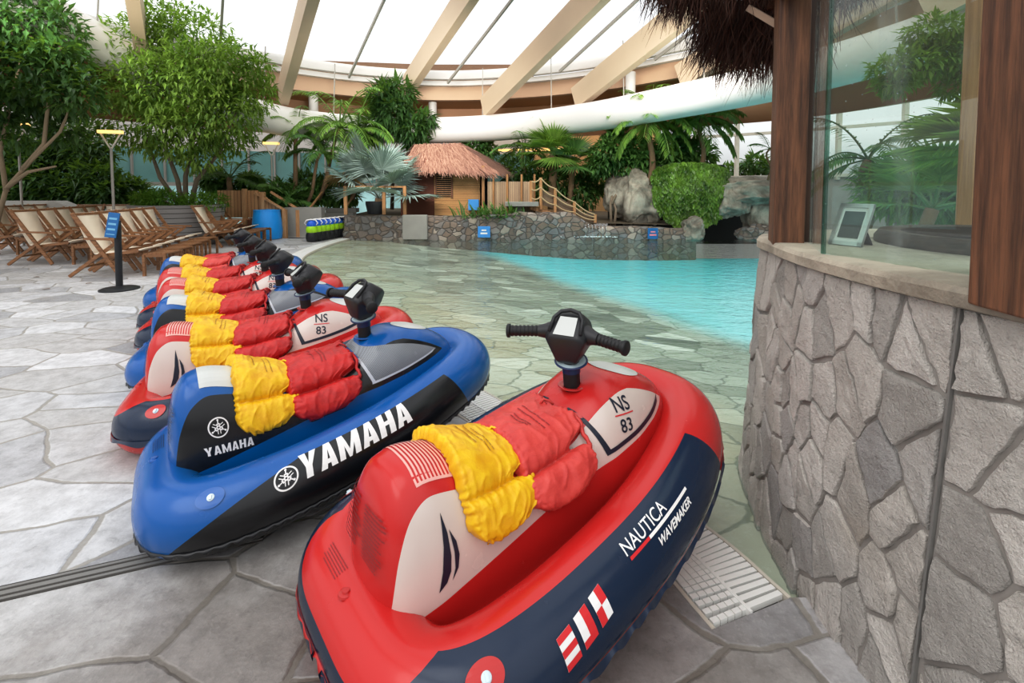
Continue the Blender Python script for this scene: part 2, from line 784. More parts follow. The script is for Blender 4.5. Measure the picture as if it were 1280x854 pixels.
def make_scooter(kind):
    yam = kind == 'yamaha'
    root = thing('inflatable_water_scooter', None, 'water scooter')
    # --- hull tube
    NA = 40
    hull = link('hull', uvmesh('hull', NP_, NA + 1, lambda i, j: hull_pt(PATH[i], NORM[i], radians(-180 + 360 * j / NA + .01)),
                               lambda i, j: (i / NP_, -180 + 360 * j / NA), M_HY if yam else M_HN, True), root)
    fl = MB()
    half = [i for i in range(NP_) if PATH[i].y >= 0]
    half.sort(key=lambda i: PATH[i].x)
    for dz, flip in ((-.002, False), (-.075, True)):
        def deck(i, j, dz=dz):
            p = PATH[half[i]]
            return Vector((p.x, p.y * (1 - .5 * j), hul_z(p.x) + dz - (.0 if j in (0, 4) else .004)))
        fl.grid(deck, len(half), 5)
    fl.build('deck', M_BLUEV if yam else M_RED, root, True)
    # --- welded seam: a ruffled flange along the lower outside
    a0 = radians(-25 if yam else -11)
    mb = MB()
    ns = NP_ * 3
    def seam(i, j):
        k, f = i // 3, (i % 3) / 3
        p = PATH[k].lerp(PATH[(k + 1) % NP_], f)
        nr = NORM[k].lerp(NORM[(k + 1) % NP_], f).normalized()
        wv = sin(i * 2 * pi / (ns / (92 if yam else 60)) + .8 * sin(i * .05)) * .5 + .5
        amp = .004 if yam else .004
        q = hull_pt(p, nr, a0 - (0 if j == 0 else (wv - .5) * .04), -.004 if j == 0 else .0045 + amp * wv)
        if j: q.z -= .003 + .005 * wv
        return q
    mb.grid(seam, ns, 2, True)
    if not yam: mb.f = [f for f in mb.f if not (-.69 < mb.v[f[0]].x < .60)]
    so = mb.build('welded_seam', M_BLACKV if yam else M_RED, root, True)
    sm = so.modifiers.new('thick', 'SOLIDIFY')
    sm.thickness = .003
    if not yam:                      # navy ruffle over the red seam, along the sides only
        for side in (-1, 1):
            mb = MB()
            n = 190
            def ruf(i, j, side=side):
                x = -.70 + 1.32 * i / (n - 1)
                wv = sin(i * 2 * pi / 11.5 + .9 * sin(i * .13)) * .5 + .5
                arc = -.018 - (.0 if j == 0 else .006 + .022 * wv)
                return hull_side(x, arc, .004 + (.010 if j else 0), side)
            mb.grid(ruf, n, 2)
            mb.build('seam_ruffle', M_NAVY, root, True)
    # --- seat and console
    NB, NT_ = 150, 64
    xs = [BX[0] + (BX[-1] - BX[0]) * (.5 - .5 * cos(pi * i / (NB - 1))) for i in range(NB)]
    def bpt(i, j): return body_pt(xs[i], pi * j / (NT_ - 1))
    def buv(i, j):
        x = xs[i]
        q = bpt(i, j)
        return (x, (q.z - body_zb(x)) / (body_zt(x) - body_zb(x)))
    body = link('seat_body', uvmesh('seat_body', NB, NT_, bpt, buv, M_BY if yam else M_BN), root)
    # --- prints on the tube sides, both sides
    for side in (-1, 1):
        hs = (lambda x, a, s=side: hull_side(x if s < 0 else x, a, .0022, s))
        def hs_m(x, a, s=side):      # reads left to right from outside on either side
            return hull_side(x, a, .0022, s) if s < 0 else hull_side(.06 - x, a, .0022, s)
        if yam:
            drape('lettering', move2(block_word('YAMAHA', .098, .066, .009, .0245), -.205, .060), hs_m, M_WPRINT, root)
            drape('emblem', move2(emblem2(.043), -.255, .094), hs_m, M_WPRINT, root, .015)
        else:
            drape('lettering', move2(text_flat('NAUTICA', .054, .0002, 0, .98, .88), -.03, .125), hs_m, M_WPRINT, root)
            drape('stripe', poly_flat(rect(.07, .110, .285, .119)), hs_m, M_WPRINT, root)
            drape('stripe', poly_flat(rect(-.02, .110, .069, .119)), hs_m, M_RPRINT, root)
            drape('lettering', move2(text_flat('WAVEMAKER', .031, .0009, .25, 1.0, .98), .09, .075), hs_m, M_WPRINT, root)
            fw, fh = .046, .075
            fmv = lambda q: move2(q, -.275, .035, .16)
            for k, x0 in enumerate((-.028, .034, .096)):
                y0 = 0.
                drape('signal_flag', fmv(poly_flat(rect(x0, y0, x0 + fw, y0 + fh))), hs_m, M_WPRINT, root)
                if k == 0: ps = [rect(x0, y0, x0 + fw * .26, y0 + fh), rect(x0 + fw * .48, y0, x0 + fw * .74, y0 + fh)]
                if k == 0: ps = [rect(x0, y0 + fh * .0, x0 + fw, y0 + fh * .2), rect(x0, y0 + fh * .4, x0 + fw, y0 + fh * .6), rect(x0, y0 + fh * .8, x0 + fw, y0 + fh)]
                if k == 1: ps = [rect(x0 + fw * .0, y0, x0 + fw, y0 + fh * .22), rect(x0 + fw * .5, y0 + fh * .22, x0 + fw, y0 + fh)]
                if k == 2: ps = [rect(x0, y0, x0 + fw * .5, y0 + fh * .5), rect(x0 + fw * .5, y0 + fh * .5, x0 + fw, y0 + fh)]
                drape('flag_field', fmv(poly_flat(*ps)), lambda x, a, s=side, h=hs_m: h(x, a) + Vector((0, s * .0006, .0003)), M_RPRINT, root)
        # valve: raised round patch with a clear cap
        vx, va = -.48, .12
        vp = drape('valve', poly_flat(ellipse2(vx, va, .036, .036)), lambda x, a, s=side: hull_side(x, a, .004, s), M_BLUEV if yam else M_RED, root, .012)
        vp['label'] = 'blue valve patch' if yam else 'red valve patch'
        c = hull_side(vx, va, .004, side)
        nr = (hull_side(vx, va, .02, side) - c).normalized()
        q = nr.to_track_quat('Z', 'Y').to_matrix().to_4x4()
        q.translation = c
        MB().lathe([(.0, .004), (.011, .004), (.013, .002), (.013, -.003)], 16, M=q).box((.0, 0, .006), (.008, .016, .007), q).build('valve_cap', M_CLEARW, vp, auto=40)
        # prints on the seat sides
        bs = (lambda x, z, s=side: body_side(x, z, .0022, s))
        def bs_m(x, z, s=side): return body_side(x, z, .0022, s) if s < 0 else body_side(-.90 - x, z, .0022, s)
        def bc_m(x, z, s=side): return body_side(x, z, .0022, s) if s < 0 else body_side(.66 - x, z, .0022, s)
        if yam:
            drape('emblem', move2(emblem2(.042), -.475, .415), bs_m, M_WPRINT, root, .015)
            drape('lettering', move2(block_word('YAMAHA', .036, .030, .0045, .0105), -.545, .308), bs_m, M_WPRINT, root, .012)
            # white edges of the mesh window
            drape('window_edge', poly_flat([(.188, .462), (.203, .466), (.146, .578), (.132, .578)],
                                           [(.188, .452), (.53, .538), (.55, .551), (.188, .463)]), bs, M_GPRINT, root)
        else:
            sail = poly_flat([(0, .155), (.007, .11), (.006, .06), (-.002, .028), (-.018, .008), (-.042, -.006), (-.024, .035), (-.010, .085)],
                             [(.013, .115), (.027, .085), (.030, .055), (.021, .028), (-.002, .006), (.012, .03), (.017, .065)])
            drape('emblem', move2(sail, -.475, .305, 0, 1.25), bs_m, M_NPRINT, root, .012)
            drape('window_line', poly_flat([(.190, .452), (.212, .460), (.187, .51), (.150, .585), (.135, .585), (.167, .51)],
                                           [(.190, .452), (.33, .482), (.33, .498), (.206, .470)],
                                           [(.33, .482), (.45, .510), (.545, .540), (.56, .560), (.53, .552), (.44, .525), (.33, .498)]), bs, M_NPRINT, root)
            drape('lettering', join2(move2(text_flat('NS', .062, .0006), .268, .575), move2(text_flat('83', .062, .0006), .272, .508)), bc_m, M_NPRINT, root, .012)
            drape('divider', poly_flat(rect(.262, .563, .352, .567)), bc_m, M_RPRINT, root)
    # --- top prints
    if yam:
        drape('seat_patch', poly_flat([(-.52, -.115), (-.36, -.125), (-.36, .125), (-.52, .115)]), lambda x, y: body_top(x, y), M_STICK, root)
        drape('nose_patch', poly_flat(ellipse2(.47, 0, .10, .085)), lambda x, y: body_top(x, y), M_STICK, root)
    else:
        ps = [rect(-.52 + k * .0125, -.115, -.52 + k * .0125 + .0065, .115) for k in range(13)] + [rect(-.52, -.118 + .0, -.363, -.112), rect(-.52, .112, -.363, .118)]
        drape('seat_patch', poly_flat(*ps), lambda x, y: body_top(x, y), M_PALE, root)
        drape('nose_patch', poly_flat(ellipse2(.47, 0, .10, .105)), lambda x, y: body_top(x, y), M_STICK, root)
    # warning print on the back of the seat
    def back(y, z):
        lo, hi = -.634, -.47
        for _ in range(22):
            m = (lo + hi) / 2
            r = abs(y) / body_w(m)
            h = body_zb(m) + (body_zt(m) - body_zb(m)) * (max(0., 1 - r ** BN)) ** (1 / BN) if r < 1 else -1
            if h < z: lo = m
            else: hi = m
        return Vector((hi - .0035, y, z))
    for fl_ in (lines2(-.14, .50, .13, 11, .014, .006, 3), lines2(.0, .50, .13, 14, .011, .004, 4)):
        drape('warning_print', fl_, lambda y, z: back(-y, z), M_DPRINT if not yam else M_COLL, root, .03)
    # small marks and an air valve on the tail tube
    tm = M_DPRINT if not yam else M_COLL
    drape('small_print', lines2(.07, .02, .14, 6, .008, .003, 8), lambda u, v: hull_pt(Vector((-.618, u)), Vector((-1, 0)), pi / 2 - .35 - v / .135, .002), tm, root, .05)
    tv = MB().lathe([(.0, .009), (.010, .009), (.012, .004), (.02, .002), (.022, -.004)], 18).build('air_valve', M_BLUEV if yam else M_RED, root, auto=40)
    tv.location = hull_pt(Vector((-.619, .0)), Vector((-1, 0)), pi / 2 - .45, 0)
    # --- steering column and handlebar
    hx = .225
    MB().lathe([(.050, .0), (.056, .004), (.055, .009), (.047, .010), (.034, .002)], 28, (hx, 0, body_zt(hx) - .008)).build('collar', M_BLUEV if yam else M_RED, root, auto=50)
    MB().tube([(hx + .005, 0, .58), (hx - .004, 0, .68), (hx - .012, 0, .795)], [.033, .033, .036], 20).build('steering_column', M_GRIP, root, auto=50)
    MB().tube([(hx - .004, 0, .690), (hx - .007, 0, .728)], .0355, 20).build('column_band', M_COLL, root, auto=50)
    disc = MB().lathe([(.037, .001), (.058, .001), (.062, .0035), (.062, -.0035), (.058, -.001), (.037, -.001)], 32).build('collar_disc', M_CLEARW, root, auto=50)
    disc.location = (hx - .006, 0, .735)
    disc.rotation_euler = (.12, -.2, 0)
    rim = MB()
    rim.grid(lambda i, j: Vector(((.062 + .004 * cos(2 * pi * j / 8)) * cos(2 * pi * i / 32), (.062 + .004 * cos(2 * pi * j / 8)) * sin(2 * pi * i / 32), .004 * sin(2 * pi * j / 8))), 32, 9, True)
    rim.build('disc_rim', M_COLL, disc, True)
    # handlebar head: faceted cowl
    bm = bmesh.new()
    for x, y, z in ((-.034, .036, -.095), (-.034, -.036, -.095), (.034, .034, -.095), (.034, -.034, -.095),
                    (-.050, .078, -.010), (-.050, -.078, -.010), (-.062, .055, .004), (-.062, -.055, .004),
                    (.010, .085, .016), (.010, -.085, .016), (.000, .050, .052), (.000, -.050, .052),
                    (.030, .040, .066), (.030, -.040, .066), (.085, .050, .030), (.085, -.050, .030),
                    (.105, .030, .010), (.105, -.030, .010), (.085, .035, -.03), (.085, -.035, -.03),
                    (.02, .092, -.01), (.02, -.092, -.01)):
        bm.verts.new((x, y, z))
    bmesh.ops.convex_hull(bm, input=bm.verts[:])
    bmesh.ops.dissolve_limit(bm, angle_limit=.12, verts=bm.verts[:], edges=bm.edges[:])
    me = bpy.data.meshes.new('handlebar')
    bm.to_mesh(me)
    bm.free()
    me.materials.append(M_HUB)
    hub = link('handlebar', me, root)
    hub.location = (hx - .016, 0, .845)
    bv = hub.modifiers.new('bevel', 'BEVEL')
    bv.width = .012
    bv.segments = 3
    for p in me.polygons: p.use_smooth = True
    # sloped face with the paper sticker, and a raised brow over it
    n0 = Vector((-.055, 0, .062)).normalized()
    a, b = Vector((-.058, 0, .0075)), Vector((-.003, 0, .0535))
    st = MB()
    up = Vector((-.6, 0, .75)).normalized() * .0016
    st.add([a + up + Vector((0, -.040, 0)), a + up + Vector((0, .040, 0)), b + up + Vector((0, .034, 0)), b + up + Vector((0, -.034, 0))], [(0, 1, 2, 3)])
    st.build('sticker', M_STICK, hub)
    br = MB()
    br.tube([(-.045, -.060, .012), (-.012, -.056, .050), (.008, -.036, .068), (.014, 0, .074), (.008, .036, .068), (-.012, .056, .050), (-.045, .060, .012)], .007, 10)
    br.build('brow', M_HUB, hub, True)
    for s in (-1, 1):
        arm = MB()
        d = Vector((-.045, s * .135, -.004)).normalized()
        p0 = Vector((.0, s * .066, .0))
        arm.tube([p0, p0 + d * .03, p0 + d * .055], [.034, .024, .019], 18)
        arm.build('grip_socket', M_HUB, hub, auto=40)
        pts, rr = [], []
        L = .115
        for i in range(47):
            f = i / 46
            pts.append(p0 + d * (.045 + L * f))
            rr.append(.0168 + (.0022 if (i % 6) < 3 else 0))
        pts += [p0 + d * (.045 + L + .001), p0 + d * (.045 + L + .010), p0 + d * (.045 + L + .013)]
        rr += [.0235, .0235, .020]
        MB().tube(pts, rr, 18).build('grip', M_GRIP, hub, auto=50)
    return root, hub


# ------------------------------------------------------------------ folded life vests lying over the seats
def nylon(name, rgb, deep):
    g = G(name)
    o = g.obj()
    n = g.noise(o, 16, 5, .6, .8)
    col = g.mix(g.sstep(n, .25, .7), lin(deep), lin(rgb))
    w = g.noise(g.mapping(o, (1, 1, 2.2)), 34, 4, .6, 1.6)
    w2 = g.noise(o, 320, 2)
    b = g.bump(w + w2 * .04, .2, .010)
    g.bsdf(col, .42, 0, b, .06, .4)
    return g.m


M_YEL = nylon('yellow nylon', (238, 192, 26), (222, 164, 14))
M_VRED = nylon('red nylon', (196, 40, 36), (166, 26, 28))
M_VPINK = nylon('faded red nylon', (208, 76, 68), (190, 58, 54))
M_VTXT_Y = plain('faint brown print', (172, 134, 24), .6)
M_VTXT_R = plain('faint dark print', (150, 40, 40), .6)
M_TRIM = plain('black webbing', (24, 22, 24), .7)


def section(x, zlow, n=160):
    pts = [body_pt(x, pi * i / n, .003) for i in range(n + 1)]
    pts = [p for p in pts if p.z >= zlow]
    L = [0.]
    for i in range(len(pts) - 1): L.append(L[-1] + (pts[i + 1] - pts[i]).length)
    return pts, L


def sect_at(sec, u):
    """point and outward normal at fraction u of a section"""
    pts, L = sec
    d = min(max(u, 0), 1) * L[-1]
    lo, hi = 0, len(L) - 2
    while lo < hi:
        m = (lo + hi + 1) // 2
        if L[m] <= d: lo = m
        else: hi = m - 1
    f = (d - L[lo]) / max(1e-9, L[lo + 1] - L[lo])
    p = pts[lo].lerp(pts[lo + 1], f)
    a, b = pts[max(0, lo - 3)], pts[min(len(pts) - 1, lo + 4)]
    t = (b - a).normalized()
    return p, Vector((0, -t.z, t.y)) if t.y > 0 or True else None


def make_vest(kind, seed, x0, x1, drop, puff=1., skew=0.):
    """kind 'yellow', 'red' or 'pink'; covers the seat from x0 to x1"""
    r = random.Random(seed)
    mat = {'yellow': M_YEL, 'red': M_VRED, 'pink': M_VPINK}[kind]
    root = thing('life_vest', None, 'life vest')
    NU, NV = 150, 58
    cache = {}
    def sec(x):
        k = round(x, 3)
        if k not in cache: cache[k] = section(k, drop + (hul_z(k) - .18) * .8)
        return cache[k]
    so = Vector((seed * 3.7, seed * 1.3, 5))
    def shape(i, j, under=False):
        u, v = i / (NU - 1), j / (NV - 1)
        e = abs(2 * u - 1)
        # flap ends taper to a cut corner; a notch at the arm opening on the front edge
        nar = 1 - .52 * smooth01(.80, 1.0, e)
        notch = .42 * exp(-((e - .55) / .05) ** 2)
        vv = .5 + (v - .5) * nar
        if v > .5: vv -= notch * (v - .5) * 2 * .62
        gather = .012 * (1 - smooth01(.04, .3, e))
        x = x0 + (x1 - x0) * vv + skew * (e - .4) * .06 + fbm((u * 5, v * .5, seed), 1, 2) * .008
        x += (.003 * sin(u * 150 + 3 * sin(u * 31)) + gather) * (1 if v < .5 else -1) * smooth01(.3, 1, abs(2 * v - 1))
        p, nr = sect_at(sec(x), u)
        if nr.z < 0 and p.z > .45: nr = -nr
        if (nr.y * p.y) < 0 and abs(p.y) > .05: nr.y = -nr.y
        if under: return p
        # three stuffed panels
        if e > .58: q = (1 - e) / .42
        else: q = (e + .58) / 1.16
        pu = max(0., 1 - abs(2 * q - 1) ** (3.6 if e > .58 else 7.)) ** .5
        pv = max(0., 1 - abs(2 * v - 1) ** 4.5) ** .55
        edge = exp(-((abs(2 * v - 1) - .90) / .07) ** 2)
        h = .010 + .042 * puff * pu * pv + .007 * edge
        g1 = fbm(Vector((p.x * 9, p.y * 7, p.z * 7)) + so, 1, 3)
        g2 = fbm(Vector((u * 46, v * 3.2, 0)) + so, 1, 2)
        g3 = fbm(Vector((u * 5 + v * 2, v * 4.5 - u * 4, 0)) + so, 1, 2)
        wr = (1 - abs(g3)) ** 5
        h += g1 * .0045 + g2 * .0022 * smooth01(.35, .95, abs(2 * v - 1)) + (.0055 * wr - .003) * pv
        h += .0022 * sin(u * 210 + 2 * sin(u * 47)) * edge
        h *= smooth01(-.02, .06, 1 - abs(2 * v - 1)) * .85 + .15
        h *= smooth01(-.01, .03, 1 - e) * .8 + .2
        return p + nr * max(.004, h)
    mb = MB()
    for i in range(NU):
        for j in range(NV): mb.v.append(shape(i, j))
    n0 = len(mb.v)
    for i in range(NU):
        for j in range(NV): mb.v.append(shape(i, j, True))
    for i in range(NU - 1):
        for j in range(NV - 1):
            a, b = i * NV + j, (i + 1) * NV + j
            mb.f.append((a, a + 1, b + 1, b))
            mb.f.append((n0 + a, n0 + b, n0 + b + 1, n0 + a + 1))
    for j in range(NV - 1):
        for i in (0, NU - 1):
            a = i * NV + j
            mb.f.append((a, n0 + a, n0 + a + 1, a + 1))
    for i in range(NU - 1):
        for j in (0, NV - 1):
            a, b = i * NV + j, (i + 1) * NV + j
            mb.f.append((a, b, n0 + b, n0 + a))
    shell = mb.build('shell', mat, root, True)
    # dark binding along the lower edge of each flap
    for i in (0, NU - 1):
        pts = [shape(i, j) for j in range(2, NV - 2, 2)]
        ii = 5 if i == 0 else NU - 6
        tail = [shape(k, NV - 1) for k in (range(0, 16, 3) if i == 0 else range(NU - 1, NU - 17, -3))]
        MB().tube(pts + tail, .0045, 6).build('binding', M_TRIM, root, True)
    # shoulder strap crossing each arm notch on the front edge
    for s in (0, 1):
        pts = []
        for k in range(13):
            u = .16 + .19 * k / 12
            u = u if s == 0 else 1 - u
            i = int(u * (NU - 1))
            p = shape(i, NV - 2)
            q = shape(int((.155 if s == 0 else .845) * (NU - 1)), NV - 2).lerp(shape(int((.36 if s == 0 else .64) * (NU - 1)), NV - 2), k / 12)
            w = sin(pi * k / 12)
            pts.append(p.lerp(q, .85) + Vector((.010 * w, 0, .012 * w + .004)))
        MB().tube(pts, [.006 + .003 * abs(sin(k * 1.7)) for k in range(13)], 8).build('strap', mat, root, True)
    # gathered tab on the front edge at the top
    c = shape(int(NU * .52), NV - 3)
    MB().tube([c + Vector((-.02, .012, .0)), c + Vector((-.004, .010, .014)), c + Vector((.014, -.004, .006)), c + Vector((.022, -.016, -.006))], .0045, 6).build('tie_cord', mat, root, True)
    # printed lines across the top panel
    W = .20
    fl = join2(lines2(-.095, .030, .17, 2, .020, .0055, seed), lines2(-.06, -.02, .13, 2, .016, .004, seed + 3))
    xm = (x0 + x1) / 2
    def on_top(a, b):
        i = min(NU - 1, max(0, (.5 + a / .62) * (NU - 1)))
        j = min(NV - 1, max(0, (.5 + b / (x1 - x0)) * (NV - 1)))
        i0, j0 = int(i), int(j)
        p = shape(i0, j0).lerp(shape(min(NU - 1, i0 + 1), j0), i - i0)
        return p + Vector((0, 0, .0022))
    drape('printed_text', fl, on_top, M_VTXT_Y if kind == 'yellow' else M_VTXT_R, root, .012)
    return root
# ------------------------------------------------------------------ build one of each and place the row
scoot_n, hub_n = make_scooter('nautica')
scoot_y, hub_y = make_scooter('yamaha')
vest_y1 = make_vest('yellow', 3, -.40, -.125, .36, 1.)
vest_r1 = make_vest('pink', 5, -.17, .125, .33, 1.4)
vest_y2 = make_vest('yellow', 11, -.40, -.145, .345, 1.15)
vest_r2 = make_vest('red', 17, -.185, .135, .315, 1.55)
for h in (hub_n, hub_y): h.scale = (1.18, 1.05, 1.18)


def pose(o, x, y, deg):
    o.location = (x, y, 0)
    o.rotation_euler = (0, 0, radians(deg))


ROW = [('n', .061, 1.716, 38.7, 24), ('y', -.959, 2.365, 36.0, 8), ('n', -1.555, 3.02, 25, 6), ('y', -2.08, 3.76, 23, -4),
       ('n', -2.56, 4.46, 21, 2), ('n', -3.0, 5.05, 20, 0), ('y', -3.58, 5.88, 18, -8)]
SL = ['red inflatable water scooter with navy sides nearest the camera, beside the drain grate',
      'blue and black inflatable water scooter second in the row, beside the nearest red one',
      'red and white inflatable water scooter third in the row, behind the big blue one',
      'blue and black inflatable water scooter fourth in the row, between two white-sided ones',
      'red and white inflatable water scooter fifth in the row, just behind the second blue one',
      'red and white inflatable water scooter sixth in the row, third from the far end',
      'dark blue inflatable water scooter seventh in the row, with a black seat and round emblem',
      'red inflatable water scooter at the far end of the row, mostly hidden']
YL = ['yellow life vest on the seat of the nearest red scooter', 'yellow life vest on the black seat of the big blue scooter',
      'yellow life vest on the third scooter, behind the big blue one', 'yellow life vest on the fourth scooter with the black seat',
      'small yellow life vest on the fifth scooter in the row', 'small yellow life vest on the sixth scooter in the row',
      'small yellow life vest on the dark seventh scooter in the row', 'yellow life vest on the farthest scooter of the row']
RL = ['faded red life vest in front of the yellow one on the nearest red scooter', 'large red life vest beside the mesh window of the big blue scooter',
      'red life vest on the third scooter next to the white NS 83 panel', 'red life vest on the fourth scooter behind its handlebar',
      'small red life vest on the fifth scooter in the row', 'small red life vest on the sixth scooter in the row',
      'faded red life vest on the dark seventh scooter in the row', 'red life vest at the far end of the row']
km = kid_map()
used = set()
for i, (kind, x, y, deg, turn) in enumerate(ROW):
    src = scoot_n if kind == 'n' else scoot_y
    o = src if kind not in used else copy_tree(src, km)
    used.add(kind)
    pose(o, x, y, deg)
    tag(o, SL[i], 'water scooter', 'inflatable water scooters in a row')
    yv = vest_y1 if i == 0 else vest_y2 if i == 1 else copy_tree((vest_y1, vest_y2)[i % 2], km)
    rv = vest_r1 if i == 0 else vest_r2 if i == 1 else copy_tree(vest_r1 if i in (6,) else vest_r2, km)
    pose(yv, x, y, deg)
    pose(rv, x, y, deg)
    tag(yv, YL[i], 'life vest', 'yellow life vests on the scooters')
    tag(rv, RL[i], 'life vest', 'red life vests on the scooters')
xv = copy_tree(vest_r2, km)
pose(xv, -3.74, 6.12, 18)
tag(xv, RL[7], 'life vest', 'red life vests on the scooters')
bpy.context.view_layer.update()
for o in bpy.data.objects:
    if o.name.startswith('handlebar') and o.parent:
        k = min(range(7), key=lambda j: (o.parent.location.x - ROW[j][1]) ** 2 + (o.parent.location.y - ROW[j][2]) ** 2)
        o.rotation_euler = (0, 0, radians(ROW[k][4]))
# ================================================================== materials of the place
def m_paving():
    g = G('stone paving')
    p = g.pos()
    d = g.noise(p, 1.1, 3, .5, col=True)
    q = g.vadd(p, g.vadd(d, (-.5, -.5, -.5)), 'ADD')
    w = g.n('ShaderNodeVectorMath', operation='MULTIPLY')
    g.put(w.inputs[0], g.vadd(d, (-.5, -.5, -.5)))
    w.inputs[1].default_value = (.22, .22, 0)
    q = g.vadd(p, V(g, w.outputs[0]))
    q = g.mapping(q, (1.0, 1.45, 0), (0, 0, .5))
    x, y, z = g.sep(p)
    e1 = g.voro(q, 1.9, 'DISTANCE_TO_EDGE', 1., 0, '2D')
    cid = g.voro(q, 1.9, 'F1', 1., 1, '2D')
    n0 = g.noise(p, 5, 4, .6)
    edge = e1 + (g.noise(p, 26, 3) - .5) * .03 + (n0 - .5) * .02
    joint = 1 - g.sstep(edge, .017, .028)
    cr = g.sep(cid)
    tone = cr[0]
    base = g.ramp(tone, [(0, lin((158, 158, 160))), (.35, lin((206, 206, 208))), (.7, lin((188, 186, 184))), (1, lin((222, 222, 224)))])
    n1 = g.noise(p, 9, 6, .65)
    n2 = g.noise(p, 60, 4, .7)
    n3 = g.noise(g.mapping(p, (1, 1, 1)), 2.2, 5, .6)
    col = g.mix(g.sstep(n1, .3, .72) * .75, base, g.mix(.6, base, (.16, .15, .14)))
    col = g.mix(g.sstep(g.noise(p, 24, 5, .75), .5, .7) * .5, col, g.mix(.55, col, (.13, .125, .12)))
    col = g.mix(g.sstep(n2, .48, .75) * .45, col, g.mix(.6, col, (.75, .74, .72)))
    col = g.mix(g.sstep(n3, .52, .75) * .22, col, lin((160, 150, 138)))
    col = g.mix(joint, col, g.mix(n2, lin((140, 136, 130)), lin((172, 168, 161))))
    # splashed water darkens the stones round the two nearest scooters
    dx, dy = x + .25, y - 1.15
    r = g.math('SQRT', dx * dx * .55 + dy * dy * 1.1) + (n0 - .5) * .5 + (n3 - .5) * .6
    wet = 1 - g.sstep(r, .55, 1.25)
    col = g.mix(wet * .85, col, g.mix(.72, col, lin((104, 82, 58)), 'MULTIPLY'))
    h = g.sstep(edge, .012, .04) * .45 + n1 * .25 + n2 * .16
    rough = .62 - wet * .3 - g.sstep(n3, .4, .7) * .12
    g.bsdf(col, rough, 0, g.bump(h, .55, .02), 0, .45)
    return g.m


def m_poolfloor():
    g = G('pool bed of stone slabs and blue basin')
    p = g.pos()
    x, y, z = g.sep(p)
    wob = g.noise(g.mapping(p, (1, 2.2, 0)), 2.4, 3, .55, col=True)
    w = g.n('ShaderNodeVectorMath', operation='MULTIPLY')
    g.put(w.inputs[0], g.vadd(wob, (-.5, -.5, -.5)))
    w.inputs[1].default_value = (.22, .10, 0)
    q = g.mapping(g.vadd(p, V(g, w.outputs[0])), (1., 1.3, 0), (0, 0, .25))
    e1 = g.voro(q, 2.3, 'DISTANCE_TO_EDGE', 1., 0, '2D')
    cid = g.sep(g.voro(q, 2.3, 'F1', 1., 1, '2D'))
    n1 = g.noise(p, 6, 5, .6)
    stone = g.ramp(cid[0], [(0, lin((118, 124, 116))), (.35, lin((196, 196, 184))), (.7, lin((146, 150, 138))), (1, lin((232, 230, 220)))])
    stone = g.mix(n1 * .5, stone, g.mix(.6, stone, lin((92, 98, 80))))
    shal = 1 - g.sstep(z, -.30, -.075)
    warm = g.mix(cid[1], lin((196, 176, 146)), lin((222, 212, 196)))
    stone = g.mix(shal * -1 + 1, stone, g.mix(.6, stone, warm))
    joint = 1 - g.sstep(e1, .015, .04)
    stone = g.mix(joint * .55, stone, lin((96, 104, 92)))
    line = x + (y - 13.66) * .44 + .91 + (g.noise(p, .5, 2) - .5) * .7
    blue = g.sstep(line, -.25, .9)
    turq = g.mix(g.noise(p, .35, 2), lin((138, 216, 226)), lin((188, 236, 240)))
    turq = g.mix(g.sstep(y, 8., 13.), turq, lin((122, 226, 238)))
    col = g.mix(blue, stone, turq)
    g.bsdf(col, .8)
    return g.m


def schlick(g, f0, normal=None):
    """mirror share of a thin clear sheet, the same from both sides"""
    lw = g.n('ShaderNodeLayerWeight')
    lw.inputs['Blend'].default_value = .5
    if normal is not None: g.put(lw.inputs['Normal'], normal)
    return f0 + (1 - f0) * g.math('POWER', V(g, lw.outputs['Facing']), 5.)


def m_water():
    g = G('pool water')
    p = g.pos()
    n1 = g.noise(g.mapping(p, (1, 1.7, 1)), 3.2, 3, .5, .5)
    n2 = g.noise(g.mapping(p, (1, 1.5, 1)), 11, 2, .5, .3)
    b = g.bump(n1 * .8 + n2 * .35, .5, .06)
    tr = g.shader('ShaderNodeBsdfTransparent', Color=(.86, .95, .925, 1))
    gl = g.shader('ShaderNodeBsdfGlossy', Color=(1, 1, 1, 1), Roughness=.03, Normal=b)
    return g.surf(g.mixsh(schlick(g, .03, b) * .72, tr, gl))


def m_glass(name, tint=(.93, .97, .95), rough=.0, k=1.0):
    g = G(name)
    tr = g.shader('ShaderNodeBsdfTransparent', Color=(*tint, 1))
    gl = g.shader('ShaderNodeBsdfGlossy', Color=(1, 1, 1, 1), Roughness=rough)
    return g.surf(g.mixsh(schlick(g, .04) * k, tr, gl))


def m_dirty_glass():
    g = G('splashed glass')
    o = g.pos()
    tr = g.shader('ShaderNodeBsdfTransparent', Color=(.86, .93, .90, 1))
    gl = g.shader('ShaderNodeBsdfGlossy', Color=(1, 1, 1, 1), Roughness=.0)
    sp = g.voro(o, 34, 'F1', 1.)
    spot = (sp < .085) * (g.noise(o, 2.2, 3) > .5)
    smear = g.sstep(g.noise(g.mapping(o, (3, 3, .7)), 2.5, 5, .6), .52, .8) * .16
    df = g.shader('ShaderNodeBsdfDiffuse', Color=(.72, .76, .75, 1))
    a = g.mixsh(schlick(g, .05), tr, gl)
    return g.surf(g.mixsh(spot * .5 + smear + .03, a, df))


